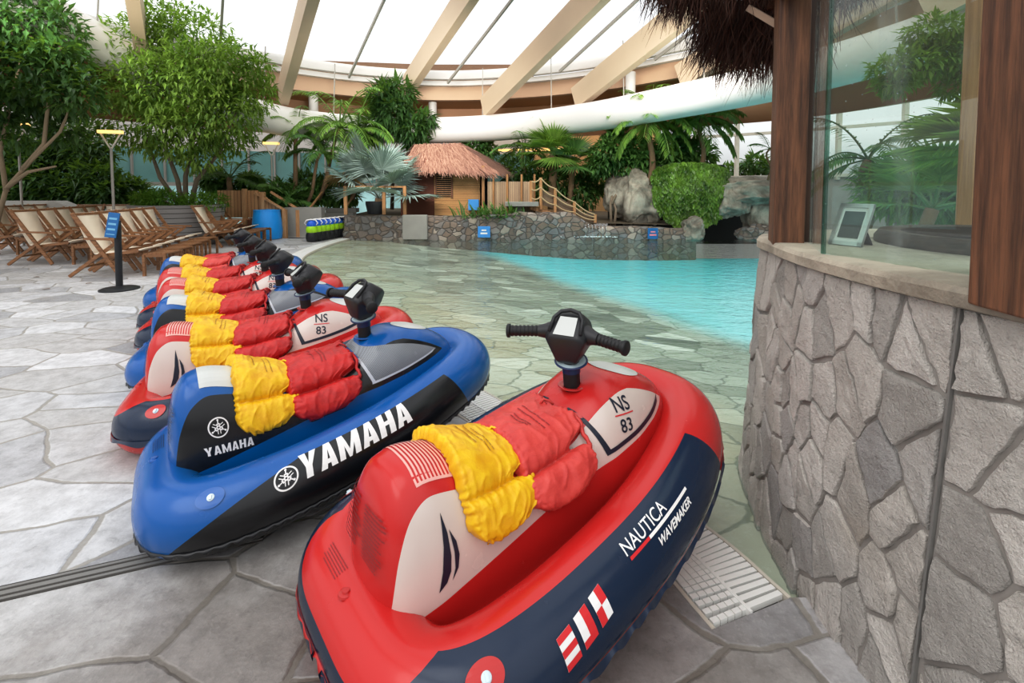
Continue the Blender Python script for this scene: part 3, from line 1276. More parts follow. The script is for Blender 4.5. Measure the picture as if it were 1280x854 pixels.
def m_leaf(name, a, b, rough=.45, trans=.3, scale=1.2):
    g = G(name)
    p = g.pos()
    n = g.noise(p, scale, 3)
    wn = g.n('ShaderNodeNewGeometry').outputs['Random Per Island']
    f = g.sstep(n, .3, .7) * .5 + V(g, wn) * .5
    col = g.mix(f, lin(a), lin(b))
    pb = g.bsdf(col, rough, 0, None, 0, .4, finish=False)
    tl = g.shader('ShaderNodeBsdfTranslucent', Color=g.mix(.5, col, lin((150, 190, 40))))
    return g.surf(g.mixsh(trans, pb, tl))


def m_rubble(name, sc=4.5, a=(120, 108, 98), b=(176, 164, 150), mort=(104, 98, 92)):
    g = G(name)
    o = g.pos()
    d = g.noise(o, 3, 2, col=True)
    w = g.n('ShaderNodeVectorMath', operation='MULTIPLY')
    g.put(w.inputs[0], g.vadd(d, (-.5, -.5, -.5)))
    w.inputs[1].default_value = (.15, .15, .15)
    q = g.mapping(g.vadd(o, V(g, w.outputs[0])), (1, 1, 1.4))
    e = g.voro(q, sc, 'DISTANCE_TO_EDGE')
    c = g.sep(g.voro(q, sc, 'F1', 1., 1))
    col = g.ramp(c[0], [(0, lin(a)), (.3, lin((142, 124, 108))), (.6, lin((128, 128, 128))), (1, lin(b))])
    n = g.noise(o, 24, 4)
    col = g.mix(n * .5, col, g.mix(.5, col, (.05, .045, .04)))
    j = 1 - g.sstep(e, .02, .07)
    col = g.mix(j, col, lin(mort))
    g.bsdf(col, .8, 0, g.bump(g.sstep(e, 0., .12) + n * .2, .7, .05))
    return g.m


def m_rock(name, a, b):
    g = G(name)
    o = g.pos()
    n1 = g.noise(o, 1.6, 6, .62, .6)
    n2 = g.noise(o, 9, 5, .65)
    col = g.mix(g.sstep(n1, .32, .66), lin(a), lin(b))
    col = g.mix(g.sstep(n2, .5, .75) * .45, col, g.mix(.6, col, (.09, .085, .075)))
    g.bsdf(col, .78, 0, g.bump(n1 * .6 + n2 * .4, .6, .08))
    return g.m


def m_stoneface():
    g = G('rough split stone')
    o = g.pos()
    isl = V(g, g.n('ShaderNodeNewGeometry').outputs['Random Per Island'])
    base = g.ramp(isl, [(0, lin((178, 173, 167))), (.3, lin((216, 210, 203))), (.55, lin((196, 189, 181))), (.8, lin((222, 216, 209))), (1, lin((168, 164, 161)))])
    n1 = g.noise(o, 7, 6, .65, .3)
    n2 = g.noise(o, 46, 5, .72)
    n3 = g.noise(o, 160, 3, .7)
    col = g.mix(g.sstep(n1, .35, .72) * .45, base, g.mix(.55, base, lin((112, 104, 96))))
    col = g.mix(g.sstep(n2, .55, .72) * .4, col, lin((104, 98, 92)))
    col = g.mix(g.sstep(n3, .55, .7) * .3, col, lin((224, 218, 210)))
    col = g.mix(g.sstep(g.noise(o, 2.4, 3), .55, .75) * .25, col, lin((176, 158, 136)))
    g.bsdf(col, .86, 0, g.bump(n1 * .5 + n2 * .6 + n3 * .3, 1., .026), 0, .3)
    return g.m


def m_straw(name, a, b):
    g = G(name)
    isl = V(g, g.n('ShaderNodeNewGeometry').outputs['Random Per Island'])
    n = g.noise(g.pos(), 6, 3)
    g.bsdf(g.mix(isl * .7 + n * .3, lin(a), lin(b)), .85)
    return g.m


def m_planks(name, a, b, axis, width):
    """boards side by side along an axis, with dark gaps"""
    g = G(name)
    o = g.obj()
    c = g.sep(o)[axis]
    k = g.math('FLOOR', c / width)
    f = g.math('FRACT', c / width)
    gap = g.math('MAXIMUM', f < .06, f > .94)
    t = g.white(g.comb(k, 0., 0.))
    n = g.noise(g.mapping(o, (1.5, 1.5, 12) if axis == 2 else (12, 12, 1.2)), 3, 4, .6)
    col = g.mix(t * .6 + n * .4, lin(a), lin(b))
    col = g.mix(gap, col, (.03, .022, .015))
    g.bsdf(col, .65, 0, g.bump(n * .3 - gap, .4, .01))
    return g.m


def m_pane_grid(name, col, mull, sx, sz, w=.05):
    pass


M_PAVE, M_BED, M_WATER = m_paving(), m_poolfloor(), m_water()
M_SKYGLASS = m_glass('skylight glass', (.98, .985, .985), .3, .25)
M_WINGLASS = m_glass('window glass', (.95, .98, .97), 0, .6)
M_KGLASS = m_dirty_glass()
M_STONEF = m_stoneface()
M_MORT = plain('grey mortar', (150, 144, 138), .9, bump=.5, bscale=70, vscale=14, var=.18)
M_COPING = m_rock('pale coping stone', (138, 128, 114), (184, 174, 158))
M_RUB = m_rubble('rubble stone')
M_ROCK = m_rock('pale rock', (104, 98, 86), (172, 166, 152))
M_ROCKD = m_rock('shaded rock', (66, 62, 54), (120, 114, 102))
M_CONC = plain('grey concrete', (150, 148, 142), .85, bump=.2, vscale=3, var=.2)
M_GLULAM = plain('pale glued timber', (206, 184, 160), .55, var=.08, vscale=.8)
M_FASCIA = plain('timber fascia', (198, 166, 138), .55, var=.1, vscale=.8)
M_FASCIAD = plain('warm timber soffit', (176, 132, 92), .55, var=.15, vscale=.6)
M_POST = wood('red-brown post timber', (72, 44, 30), (142, 94, 64), 1.6, 'Z', .6, .5)
M_POSTD = wood('dark post timber', (44, 30, 22), (78, 54, 38), 1., 'Z', .6, .4)
M_POSTL = wood('light post timber', (150, 108, 66), (188, 144, 96), 1., 'Z', .6, .3)
M_TEAK = wood('teak', (122, 82, 50), (170, 122, 80), 2., 'X', .5, .2)
M_DECKW = wood('larch boards', (170, 122, 78), (208, 164, 116), 1.2, 'Z', .6, .3)
M_CANVAS = plain('cream canvas', (238, 226, 206), .85, bump=.2, bscale=220, var=.05)
M_WHITEM = plain('white metal', (228, 228, 226), .4, var=.03)
M_DUCT = plain('white duct fabric', (226, 222, 218), .7, bump=.1, vscale=1.5, var=.06)
M_GUT = plain('white gutter', (218, 214, 208), .5, var=.04)
M_BARK = plain('grey bark', (126, 112, 94), .9, bump=.6, bscale=30, vscale=12, var=.3)
M_PBARK = plain('palm bark', (120, 96, 70), .9, bump=.6, bscale=40, vscale=20, var=.3)
M_L_FIC = m_leaf('ficus leaves', (58, 98, 36), (158, 186, 84), .5, .4)
M_L_DARK = m_leaf('dark leaves', (30, 60, 32), (84, 124, 62), .45, .3)
M_L_TROP = m_leaf('tropical leaves', (46, 88, 44), (112, 156, 80), .4, .3)
M_L_PALM = m_leaf('palm leaflets', (58, 104, 44), (150, 184, 84), .4, .35)
M_L_SILV = m_leaf('silver fan leaves', (96, 116, 112), (172, 188, 182), .5, .15)
M_L_IVY = m_leaf('hanging ivy leaves', (24, 66, 18), (136, 176, 70), .35, .25, 2.5)
M_L_FERN = m_leaf('low leaves', (52, 100, 30), (116, 158, 58), .45, .3)
M_L_DRY = m_leaf('dry palm leaves', (150, 118, 78), (196, 166, 120), .7, .2)
M_THATCH = m_straw('dark straw', (30, 18, 14), (92, 54, 38))
M_THATCHR = m_straw('reddish straw', (124, 88, 74), (184, 144, 124))
M_BAMBOO = m_planks('bamboo cladding', (158, 116, 70), (206, 164, 108), 2, .045)
M_BFENCE = m_planks('bamboo fence', (146, 122, 98), (192, 168, 138), 0, .06)
M_BIN = plain('blue plastic', (30, 156, 232), .4, var=.05)
M_SIGNB = plain('blue sign', (24, 104, 160), .45, var=.05)
M_SIGNL = plain('light blue sign', (70, 150, 214), .4, var=.1)
M_DARK = plain('painted inner shade', (22, 22, 20), .9)  # near-black colour that paints in the shade inside hut and grotto
M_STAND = plain('black stand', (26, 28, 32), .5)
M_ALU = plain('brushed aluminium', (206, 208, 206), .3, .8, var=.04)
M_LAMP = plain('warm lamp', (255, 206, 130), .4, emit=1.3, var=.02)
M_LAMPF = plain('lamp frame', (214, 206, 190), .4, var=.04)
M_TEAL = plain('teal glazing', (120, 168, 164), .15, var=.25, vscale=.7)
M_MULL = plain('grey mullion', (164, 160, 152), .5, var=.05)
M_PLANTER = m_planks('grey board-formed concrete', (136, 134, 132), (168, 164, 160), 2, .12)
M_SLATD = plain('drain slat', (226, 226, 222), .45, var=.04)
M_STEEL = plain('dull steel channel', (132, 130, 126), .55, .2, var=.1)
M_ROPE = plain('rope', (186, 166, 130), .9, bump=.3)
# ================================================================== floor, pool, drain
_a, _b, _c = gp(989, 747), gp(880, 655), gp(916, 813)
EDGE_C = [tuple(_a.xy), tuple(_b.xy), (.35, 2.62), (-.22, 3.34), (-1.35, 4.9), (-2.5, 6.7), (-3.65, 8.5),
          (-4.4, 10.1), (-4.72, 12.), (-4.75, 14.1)]


def spline2(pts, n):
    """even points along a smooth line through pts"""
    P = [Vector(p) for p in pts]
    P = [P[0] * 2 - P[1]] + P + [P[-1] * 2 - P[-2]]
    fine = []
    for i in range(1, len(P) - 2):
        a, b, c, d = P[i - 1:i + 3]
        for k in range(24):
            t = k / 24
            fine.append(.5 * ((2 * b) + (c - a) * t + (2 * a - 5 * b + 4 * c - d) * t * t + (3 * b - a - 3 * c + d) * t ** 3))
    fine.append(P[-2])
    L = [0.]
    for i in range(len(fine) - 1): L.append(L[-1] + (fine[i + 1] - fine[i]).length)
    out, k = [], 0
    for i in range(n):
        d = L[-1] * i / (n - 1)
        while k < len(L) - 2 and L[k + 1] < d: k += 1
        f = (d - L[k]) / max(1e-9, L[k + 1] - L[k])
        out.append(fine[k].lerp(fine[k + 1], f))
    return out, L[-1]


EDGE, EDGE_L = spline2(EDGE_C, 160)
EN = []
for i in range(160):
    t = (EDGE[min(159, i + 1)] - EDGE[max(0, i - 1)]).normalized()
    EN.append(Vector((-t.y, t.x)))           # to the deck side
GW = (_c - _a).length                                      # drain width
WLEV = -.035
# deck: from the drain's deck edge out to the left and back
fl = MB()
def deck(i, j):
    p = EDGE[i] + EN[i] * GW
    far = Vector((-17., -1.6 + 17.6 * i / 159))
    f = (j / 11) ** 1.6
    q = p.lerp(far, f)
    return (q.x, q.y, 0)
fl.grid(deck, 160, 12)
k = len(fl.v)
fl.v += [Vector((EDGE[0].x + EN[0].x * GW, EDGE[0].y + EN[0].y * GW, 0)), Vector((-17, -1.6, 0)), Vector((4.5, -1.6, 0)), Vector((4.5, EDGE[0].y, 0)), Vector((EDGE[0].x, EDGE[0].y, 0))]
fl.f.append((k, k + 1, k + 2, k + 3, k + 4))
k = len(fl.v)
fl.v += [Vector((-17, 14.1, 0)), Vector((-4.75 - .3, 14.1, 0)), Vector((-3.2, 17.5, 0)), Vector((-17, 19.5, 0))]
fl.f.append((k, k + 1, k + 2, k + 3))
for q in fl.v: q.z = 0
o = fl.build('floor', M_PAVE)
tag(o, 'grey irregular flagstone paving with wide joints', 'floor', kind='structure')
# pool bed sloping down from the drain
bed = MB()
def bedf(i, j):
    p = EDGE[i]
    far = Vector((14., min(p.y * 1.0, 14.6)))
    f = (j / 23) ** 1.4
    q = p.lerp(far, f) if i < 159 else p.lerp(Vector((14, 14.6)), f)
    d = (q - p).length
    return (q.x, q.y, -.05 - .085 * d * smooth01(-.5, 2.5, d) if d < 7 else -.05 - .085 * 7)
bed.grid(bedf, 160, 24)
o = bed.build('pool_floor', M_BED, None, True)
tag(o, 'stone slab bed of the beach pool turning turquoise in the deep basin', 'pool floor', kind='structure')
wt = MB()
def watf(i, j):
    p = EDGE[i]
    q = p.lerp(Vector((14., min(p.y, 14.6))), j / 9)
    return (q.x, q.y, WLEV)
wt.grid(watf, 160, 10)
o = wt.build('pool_water', M_WATER)
tag(o, 'clear shallow pool water, grey green over stones and turquoise behind', 'water', kind='stuff')
# slotted drain along the water's edge: white bars with a spine
gr = thing('drain_grate', 'white slatted overflow drain curving along the edge of the pool', 'drain', (EDGE[20].x, EDGE[20].y, 0))
gr.location = (0, 0, 0)
bars, spine, rim, rim2 = MB(), MB(), MB(), MB()
SP, SL_ = spline2(EDGE_C, int(EDGE_L / .027))
for i in range(1, len(SP) - 1):
    t = (SP[i + 1] - SP[i - 1]).normalized()
    n = Vector((-t.y, t.x))
    cuts = [.018, GW * .5, GW * .59, GW * .68, GW * .77, GW * .86, GW - .018]
    if SP[i].y > 4.5: cuts = [.018, GW - .018]
    for f0, f1 in zip(cuts, cuts[1:]):
        a, b = SP[i] + n * (f0 + .0015), SP[i] + n * (f1 - .0015)
        bars.bar((a.x, a.y, -.006), (b.x, b.y, -.006), .0195, .02)
for mb, offs, w, z in ((spine, (GW * .52,), .012, .005), (rim, (.007,), .014, .0), (rim2, (GW - .007,), .014, .0)):
    for f in offs:
        for i in range(159):
            a, b = EDGE[i] + EN[i] * f, EDGE[i + 1] + EN[i + 1] * f
            mb.bar((a.x, a.y, z - .02), (b.x, b.y, z - .02), w, .045)
bars.build('slats', M_SLATD, gr)
spine.build('spine', M_SLATD, gr)
M_RIM = plain('drain rim', (198, 192, 180), .6)
rim.build('rim', M_RIM, gr)
rim2.build('rim', M_RIM, gr)
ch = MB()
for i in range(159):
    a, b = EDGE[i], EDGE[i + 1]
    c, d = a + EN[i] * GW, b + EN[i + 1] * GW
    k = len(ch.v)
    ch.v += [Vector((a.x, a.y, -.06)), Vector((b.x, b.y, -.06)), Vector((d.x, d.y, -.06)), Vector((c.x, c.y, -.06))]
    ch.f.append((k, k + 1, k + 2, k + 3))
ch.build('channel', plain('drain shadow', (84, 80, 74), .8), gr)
# slot drain running across the paving
sd = MB()
a, b = gp(-60, 757), gp(330, 668)
a.z = b.z = .001
d = (b - a).normalized()
n = Vector((-d.y, d.x, 0))
for off, w in ((-.028, .012), (0, .02), (.028, .012)):
    sd.bar(a + n * off, b + n * off, w, .008)
o = sd.build('slot_drain', M_STEEL)
tag(o, 'narrow double-railed steel slot drain set in the paving by the blue scooter', 'drain')
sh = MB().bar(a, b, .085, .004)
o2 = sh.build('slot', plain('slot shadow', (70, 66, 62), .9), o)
# loose bits lying on the paving
lm = plain('dead leaf', (112, 78, 50), .8)
for k, (u, v) in enumerate(((44, 347), (110, 355), (172, 341), (60, 362), (205, 352))):
    c = gp(u, v)
    q = [(cos(t) * .05 * (1 + .5 * cos(t)), sin(t) * .022, .006 + .008 * abs(sin(t))) for t in (0, .8, 1.6, 2.4, pi, 3.9, 4.7, 5.5)]
    l = link('fallen_leaf', mesh('fallen_leaf', q, [tuple(range(8))], lm))
    l.location = c
    l.rotation_euler = (0, 0, k * 1.3)
    tag(l, 'small brown dead leaf lying on the paving near the black sign stand', 'leaf', 'dead leaves on the paving')
# ================================================================== stone-clad kiosk on the right
KW = [(2.3, 2.98), (1.80, 2.86), (1.45, 2.70), (1.24, 2.50), (1.14, 2.24), (1.065, 1.96), (1.025, 1.66), (1.02, 1.36), (1.04, 1.08), (1.09, .80), (1.18, .5)]
WP, WL = spline2(KW, 240)
WN = []
for i in range(240):
    t = (WP[min(239, i + 1)] - WP[max(0, i - 1)]).normalized()
    WN.append(Vector((t.y, -t.x)))
if WN[150].x > 0: WN = [-n for n in WN]
WTOP = 1.118
LEAN = .085


def wall_pt(s, z, off=0.):
    f = min(max(s / WL, 0), .9999) * 239
    i = int(f)
    p = WP[i].lerp(WP[min(239, i + 1)], f - i)
    n = WN[i].lerp(WN[min(239, i + 1)], f - i).normalized()
    off -= LEAN * z * smooth01(.5, 1.6, s)
    return Vector((p.x + n.x * off, p.y + n.y * off, z))


kiosk = thing('kiosk', 'stone-clad poolside kiosk with timber posts, glass panes and thatched eaves', 'kiosk', (0, 0, 0))
# core of mortar
mb = MB()
mb.grid(lambda i, j: (wall_pt(WL * i / 119, [-.08, .3, .7, WTOP][j], 0)), 120, 4)
mb.build('stone_wall', M_MORT, kiosk, True)


def clip(poly, px, py, nx, ny):
    out = []
    for i in range(len(poly)):
        a, b = poly[i], poly[(i + 1) % len(poly)]
        da, db = (a[0] - px) * nx + (a[1] - py) * ny, (b[0] - px) * nx + (b[1] - py) * ny
        if da <= 0: out.append(a)
        if (da < 0 < db) or (db < 0 < da):
            t = da / (da - db)
            out.append((a[0] + (b[0] - a[0]) * t, a[1] + (b[1] - a[1]) * t))
    return out


def flagstones(s0, s1, z0, z1, sites, gap, ang, ax):
    """irregular convex slabs filling a strip: cells of scattered sites, stretched along a direction"""
    c, s = cos(ang), sin(ang)
    T = lambda p: ((p[0] * c + p[1] * s) / ax, -p[0] * s + p[1] * c)
    I = lambda p: (p[0] * ax * c - p[1] * s, p[0] * ax * s + p[1] * c)
    ts = [T(p) for p in sites]
    out = []
    for i, p in enumerate(ts):
        poly = [T(q) for q in ((s0, z0), (s1, z0), (s1, z1), (s0, z1))]
        for j, q in enumerate(ts):
            if i == j: continue
            dx, dy = q[0] - p[0], q[1] - p[1]
            d = sqrt(dx * dx + dy * dy)
            if d > 1.2: continue
            g = gap / 2
            poly = clip(poly, (p[0] + q[0]) / 2 - dx / d * g, (p[1] + q[1]) / 2 - dy / d * g, dx, dy)
            if len(poly) < 3: break
        if len(poly) >= 3: out.append([I(q) for q in poly])
    return out


r = random.Random(21)
sites = []
s_lo, s_hi = .15, WL - .02
tries = 0
while tries < 6000 and len(sites) < 170:
    tries += 1
    p = (r.uniform(s_lo, s_hi), r.uniform(-.02, WTOP - .01))
    md = r.choice((.055, .09, .16, .24, .27))
    if all(sqrt(((p[0] - q[0]) * 1.15) ** 2 + ((p[1] - q[1]) * .72) ** 2) > md for q in sites): sites.append(p)
SEAM = WL * .0
# find the seam where the photograph shows the upright joint strip
best = min(range(240), key=lambda i: abs(WP[i].x / WP[i].y - (1167 - 640) / 600))
SEAM = WL * best / 239
stones = []
left = [q for q in sites if q[0] < SEAM]
right = [q for q in sites if q[0] >= SEAM]
stones += flagstones(s_lo, SEAM - .012, -.06, WTOP - .008, left, .010, 1.75, 1.6)
stones += flagstones(SEAM + .012, s_hi, -.06, WTOP - .008, right, .013, .5, 1.15)
bm = bmesh.new()
for poly in stones:
    # roughen outlines
    pts = []
    for i in range(len(poly)):
        a, b = poly[i], poly[(i + 1) % len(poly)]
        L = sqrt((a[0] - b[0]) ** 2 + (a[1] - b[1]) ** 2)
        k = max(1, int(L / .022))
        for m in range(k):
            t = m / k
            x, z = a[0] + (b[0] - a[0]) * t, a[1] + (b[1] - a[1]) * t
            w = .009 if m else .004
            pts.append((x + w * fbm((x * 22, z * 22, 1)), z + w * fbm((x * 22, z * 22, 7))))
    cx, cz = sum(p[0] for p in pts) / len(pts), sum(p[1] for p in pts) / len(pts)
    thick = r.uniform(.007, .017)
    tilt = (r.uniform(-.05, .05), r.uniform(-.05, .05))
    rings = []
    for f, d in ((1.0, -.012), (.997, thick * .6), (.98, thick * .9), (.90, thick), (.70, thick), (.46, thick), (.22, thick)):
        ring = []
        for x, z in pts:
            X, Z = cx + (x - cx) * f, cz + (z - cz) * f
            off = d
            if d > 0:
                off += (X - cx) * tilt[0] + (Z - cz) * tilt[1]
                off += fbm((X * 9, Z * 9, cx * 30), 1, 4) * .007 + fbm((X * 34, Z * 34, cx), 1, 3) * .0035
                off = max(.004, off)
            ring.append(bm.verts.new(wall_pt(X, Z, off)))
        rings.append(ring)
    n = len(pts)
    for a, b in zip(rings, rings[1:]):
        for i in range(n): bm.faces.new((a[i], a[(i + 1) % n], b[(i + 1) % n], b[i]))
    cv = bm.verts.new(wall_pt(cx, cz, thick))
    for i in range(n): bm.faces.new((rings[-1][i], rings[-1][(i + 1) % n], cv))
bmesh.ops.recalc_face_normals(bm, faces=bm.faces[:])
me = bpy.data.meshes.new('stone_cladding')
bm.to_mesh(me)
bm.free()
me.materials.append(M_STONEF)
for p in me.polygons: p.use_smooth = True
me.set_sharp_from_angle(angle=radians(50))
o = link('stone_cladding', me, kiosk)
a, b = wall_pt(SEAM, -.05, .006), wall_pt(SEAM, WTOP, .006)
MB().bar(a, b, .007, .010, (1, 0, 0)).build('joint_strip', M_STEEL, kiosk)
# coping slabs: a rim over the wall and the sill behind
mb = MB()
prof = [(.014, 1.108), (.030, 1.114), (.034, 1.148), (.024, 1.163), (.0, 1.166), (-.42, 1.166), (-.42, 1.11)]
def cop(i, j):
    s = WL * i / 239
    f, z = prof[j]
    q = wall_pt(s, z, f)
    if f > -.1:
        k = fbm((q.x * 6, q.y * 6, z * 4), 1, 3) * .006
        q += Vector((WN[i].x * k, WN[i].y * k, k * .5))
    return q
mb.grid(cop, 240, len(prof))
mb.build('coping', M_COPING, kiosk, auto=35)
# inner floor slab of the counter and the round dark bar
mb = MB()
cnt = [wall_pt(WL * i / 47, 1.163, -.38) for i in range(48)] + [Vector((2.2, .3, 1.163)), Vector((3.4, .8, 1.163)), Vector((3.6, 2.6, 1.163))]
mb.v = cnt
mb.f = [tuple(range(len(cnt)))]
mb.build('countertop', M_COPING, kiosk)
mb = MB()
mb.lathe([(.52, 1.164), (.52, 1.215), (.60, 1.22), (.62, 1.19), (.62, 1.164)], 48, (2.25, 1.95, 0))
mb.build('bar_rim', wood('dark bar wood', (40, 28, 20), (72, 50, 36), 1, 'X'), kiosk, auto=40)
# posts
def post(name, x, y, w, d, z0, z1, mat, rz=0):
    o = MB().box((0, 0, (z1 - z0) / 2), (w, d, z1 - z0)).build(name, mat, kiosk, bevel=.006)
    o.location = (x, y, z0)
    o.rotation_euler = (0, 0, rz)
    return o
pl = gp(972, 303, 1.166)
post('post', pl.x + .07, pl.y + .06, .125, .15, 1.13, 2.75, M_POST, -.35)
p2 = gp(1026, 306, 1.166)
post('post', p2.x - .02, p2.y + .19, .13, .13, 1.13, 2.75, M_POSTD, -.35)
p3 = gp(1254, 373, 1.166)
post('post', p3.x + .085, p3.y + .02, .15, .15, 1.13, 2.75, M_POST, -.12)
p4 = at(1222, 290, 3.4)
post('post', p4.x, p4.y, .19, .16, .2, 3.1, M_POSTL, -.2)
# glass panes standing on the sill
ga, gb = gp(1029, 317, 1.166), gp(1252, 350, 1.166)
d = (gb - ga).normalized()
def pane(a, b, z0, z1, name='glass_pane'):
    m = MB().bar((a.x, a.y, (z0 + z1) / 2), (b.x, b.y, (z0 + z1) / 2), .010, z1 - z0)
    return m.build(name, M_KGLASS, kiosk)
pane(ga, gb + d * .35, 1.166, 2.45)
gc = gp(1012, 304, 1.166)
pane(gc, ga, 1.166, 2.45)
MB().bar(Vector((ga.x, ga.y, 1.166)), Vector((ga.x, ga.y, 2.45)), .012, .012, (1, 0, 0)).build('pane_edge', m_glass('glass edge', (.45, .62, .56), .1, 1.), kiosk)
# eaves: timber plate, brace, hanging straw
MB().bar(at(955, -16, 2.3), at(1400, -90, 1.15), .07, .10).build('eaves_beam', M_POSTD, kiosk)
MB().bar(at(900, 22, 3.2), at(1030, -22, 2.2), .06, .09).build('eaves_beam', M_POST, kiosk)
MB().bar(at(936, 10, 2.5), at(990, 42, 2.3), .025, .03).build('brace', plain('weathered batten', (176, 150, 128), .7), kiosk)
rs = random.Random(5)
def straw(name, curve, n, ln, w, jit, lean, mat, up=.12):
    mb = MB()
    C, L = spline2([tuple(p) for p in curve], 60)
    for _ in range(n):
        f = rs.random() * 58.99
        i = int(f)
        p = C[i].lerp(C[i + 1], f - i)
        p = p + Vector((rs.gauss(0, jit[0]), rs.gauss(0, jit[1]), rs.uniform(-jit[2], up)))
        l = ln * rs.uniform(.45, 1.25)
        dr = Vector((lean[0] + rs.gauss(0, .28), lean[1] + rs.gauss(0, .22), -1)).normalized()
        sd = dr.cross(Vector((rs.gauss(0, 1), rs.gauss(0, 1), .1))).normalized() * w * rs.uniform(.5, 1.3)
        k = len(mb.v)
        bend = Vector((rs.gauss(0, .12), rs.gauss(0, .12), -.12)) * l
        mb.v += [p - sd, p + sd, p + dr * l * .5 + sd * .8, p + dr * l * .5 - sd * .8, p + dr * l + bend + sd * .15, p + dr * l + bend - sd * .15]
        mb.f += [(k, k + 1, k + 2, k + 3), (k + 3, k + 2, k + 4, k + 5)]
    o = mb.build(name, mat, kiosk)
    o['kind'] = 'stuff'
    return o
straw('thatch', [at(822, -30, 2.75), at(868, -12, 2.7), at(915, -22, 2.6), at(975, -50, 2.5)], 2800, .20, .0035, (.035, .10, .02), (-.12, 0), M_THATCH, .16)
straw('thatch', [at(884, 34, 3.0), at(930, 46, 2.85), at(975, 46, 2.75), at(1015, 30, 2.7)], 3000, .25, .0035, (.035, .10, .03), (-.18, 0), M_THATCH, .17)
straw('thatch', [at(1040, -30, 3.2), at(1066, -26, 3.2), at(1086, -34, 3.2)], 900, .22, .004, (.03, .1, .02), (0, 0), M_THATCH, .15)
# picture frame leaning on the sill behind the pane
fr = thing('tabletop_frame', 'silver picture frame with a dark notice, standing on the kiosk sill behind glass', 'picture frame')
fc = gp(1057, 309, 1.166)
k = (gp(1081, 300, 1.166) - gp(1034, 306, 1.166))
fr.location = (fc.x + .03, fc.y + .05, 1.167)
fr.rotation_euler = (0, 0, radians(-72))
T = Matrix.Rotation(radians(-22), 4, 'X')
W_, H_ = .145, .19
fm = MB()
for c, s in (((0, 0, .009), (W_, .012, .018)), ((0, 0, H_ - .009), (W_, .012, .018)), ((-W_ / 2 + .009, 0, H_ / 2), (.018, .012, H_)), ((W_ / 2 - .009, 0, H_ / 2), (.018, .012, H_))): fm.box(c, s, T)
fm.build('moulding', M_ALU, fr)
MB().box((0, .003, H_ / 2), (W_ - .03, .004, H_ - .03), T).build('mat_board', M_WPRINT, fr)
MB().box((0, -.0005, H_ / 2), (W_ - .058, .004, H_ - .07), T).build('notice', plain('dark notice', (70, 78, 76), .35, vscale=60, var=.5), fr)
MB().bar(T @ Vector((0, .008, H_ * .7)), (0, .13, .0), .05, .005, (0, 0, 1)).build('easel_leg', M_STAND, fr)
# ================================================================== hall: roof, facades, duct
ZR = 5.8


def on_plane(u, v, z):
    return gp(u, v, z)


# ring under the skylight: photo points of its upper line, all at one height
ringp = [(-420, -260), (-120, -60), (120, 28), (250, 54), (330, 70), (450, 87), (560, 93), (660, 88), (760, 75), (860, 54), (985, 30), (1120, -20), (1300, -110), (1500, -230)]
RG, RL_ = spline2([tuple(gp(u, v, ZR).xy) for u, v in ringp], 140)
RNRM = []
for i in range(140):
    t = (RG[min(139, i + 1)] - RG[max(0, i - 1)]).normalized()
    RNRM.append(Vector((-t.y, t.x)))          # away from the pool


def band(name, prof, mat, kind='structure'):
    mb = MB()
    mb.grid(lambda i, j: (RG[i].x + RNRM[i].x * prof[j][0], RG[i].y + RNRM[i].y * prof[j][0], prof[j][1]), 140, len(prof))
    o = mb.build(name, mat, auto=40)
    return tag(o, kind=kind)


band('trim_1', [(.02, 5.58), (-.12, 5.60), (-.16, 5.8), (-.1, 5.92), (.3, 5.96)], M_GUT)
band('trim_2', [(.06, 5.57), (-.02, 5.55), (-.03, 5.38), (.1, 5.36)], M_GUT)
band('trim_3', [(.14, 5.5), (.14, 4.86), (.30, 4.84), (.30, 5.5)], M_FASCIA)
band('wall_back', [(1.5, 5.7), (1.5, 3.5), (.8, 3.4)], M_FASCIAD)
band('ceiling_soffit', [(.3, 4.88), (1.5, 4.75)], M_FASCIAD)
bpy.data.objects['ceiling_soffit'].name = 'ceiling'
# glued timber beams running from the ring up over the pool
bd = -ray(250, 505)
bd.normalize()
BEAM_E = [(-150, 40, 7.8), (180, 96, 12.9), (356, 138, 15.4), (514, 124, 17.4), (612, 152, 17.3), (728, 142, 16.0), (862, 118, 13.9), (1010, 78, 11.6), (1180, 40, 8.7)]
tn = 4
tops = []
for k, (u, v, Y) in enumerate(BEAM_E):
    e = at(u, v, Y)
    a, b = e - bd * .1, e + bd * 26
    mb = MB()
    side = bd.cross(Vector((0, 0, 1))).normalized()
    upv = side.cross(bd).normalized()
    w, h = .27, .98
    vs = []
    for p, lo in ((a, .25), (b, 0)):
        for i, j in ((-1, lo), (1, lo), (1, 1), (-1, 1)): vs.append(p + side * (i * w / 2) + upv * (j * h))
    o = link('trim_%d' % tn, mesh('beam', [q - a for q in vs], [(0, 3, 2, 1), (4, 5, 6, 7), (0, 1, 5, 4), (1, 2, 6, 5), (2, 3, 7, 6), (3, 0, 4, 7)], M_GLULAM))
    o.location = a
    tag(o, kind='structure')
    tn += 1
    up0 = max(.5, (5.95 - (a + upv * (h + .03)).z) / bd.z)
    tops.append((a + upv * (h + .03) + bd * up0, b + upv * (h + .03)))
# skylight: panes between the beams and grey glazing bars
wn = 1
gb = MB()
for k in range(len(tops) - 1):
    (a, b), (c, d) = tops[k], tops[k + 1]
    o = link('window_%d' % wn, mesh('pane', [a - bd * 1.1, b, d, c - bd * 1.1], [(0, 1, 2, 3)], M_SKYGLASS))
    tag(o, kind='structure')
    wn += 1
    for f in (.5,) if k not in (4, 5) else (.25, .62):
        gb.bar(a.lerp(c, f) - bd * 1.9, b.lerp(d, f), .06, .09)
o = gb.build('trim_%d' % tn, M_MULL)
tag(o, kind='structure')
tn += 1
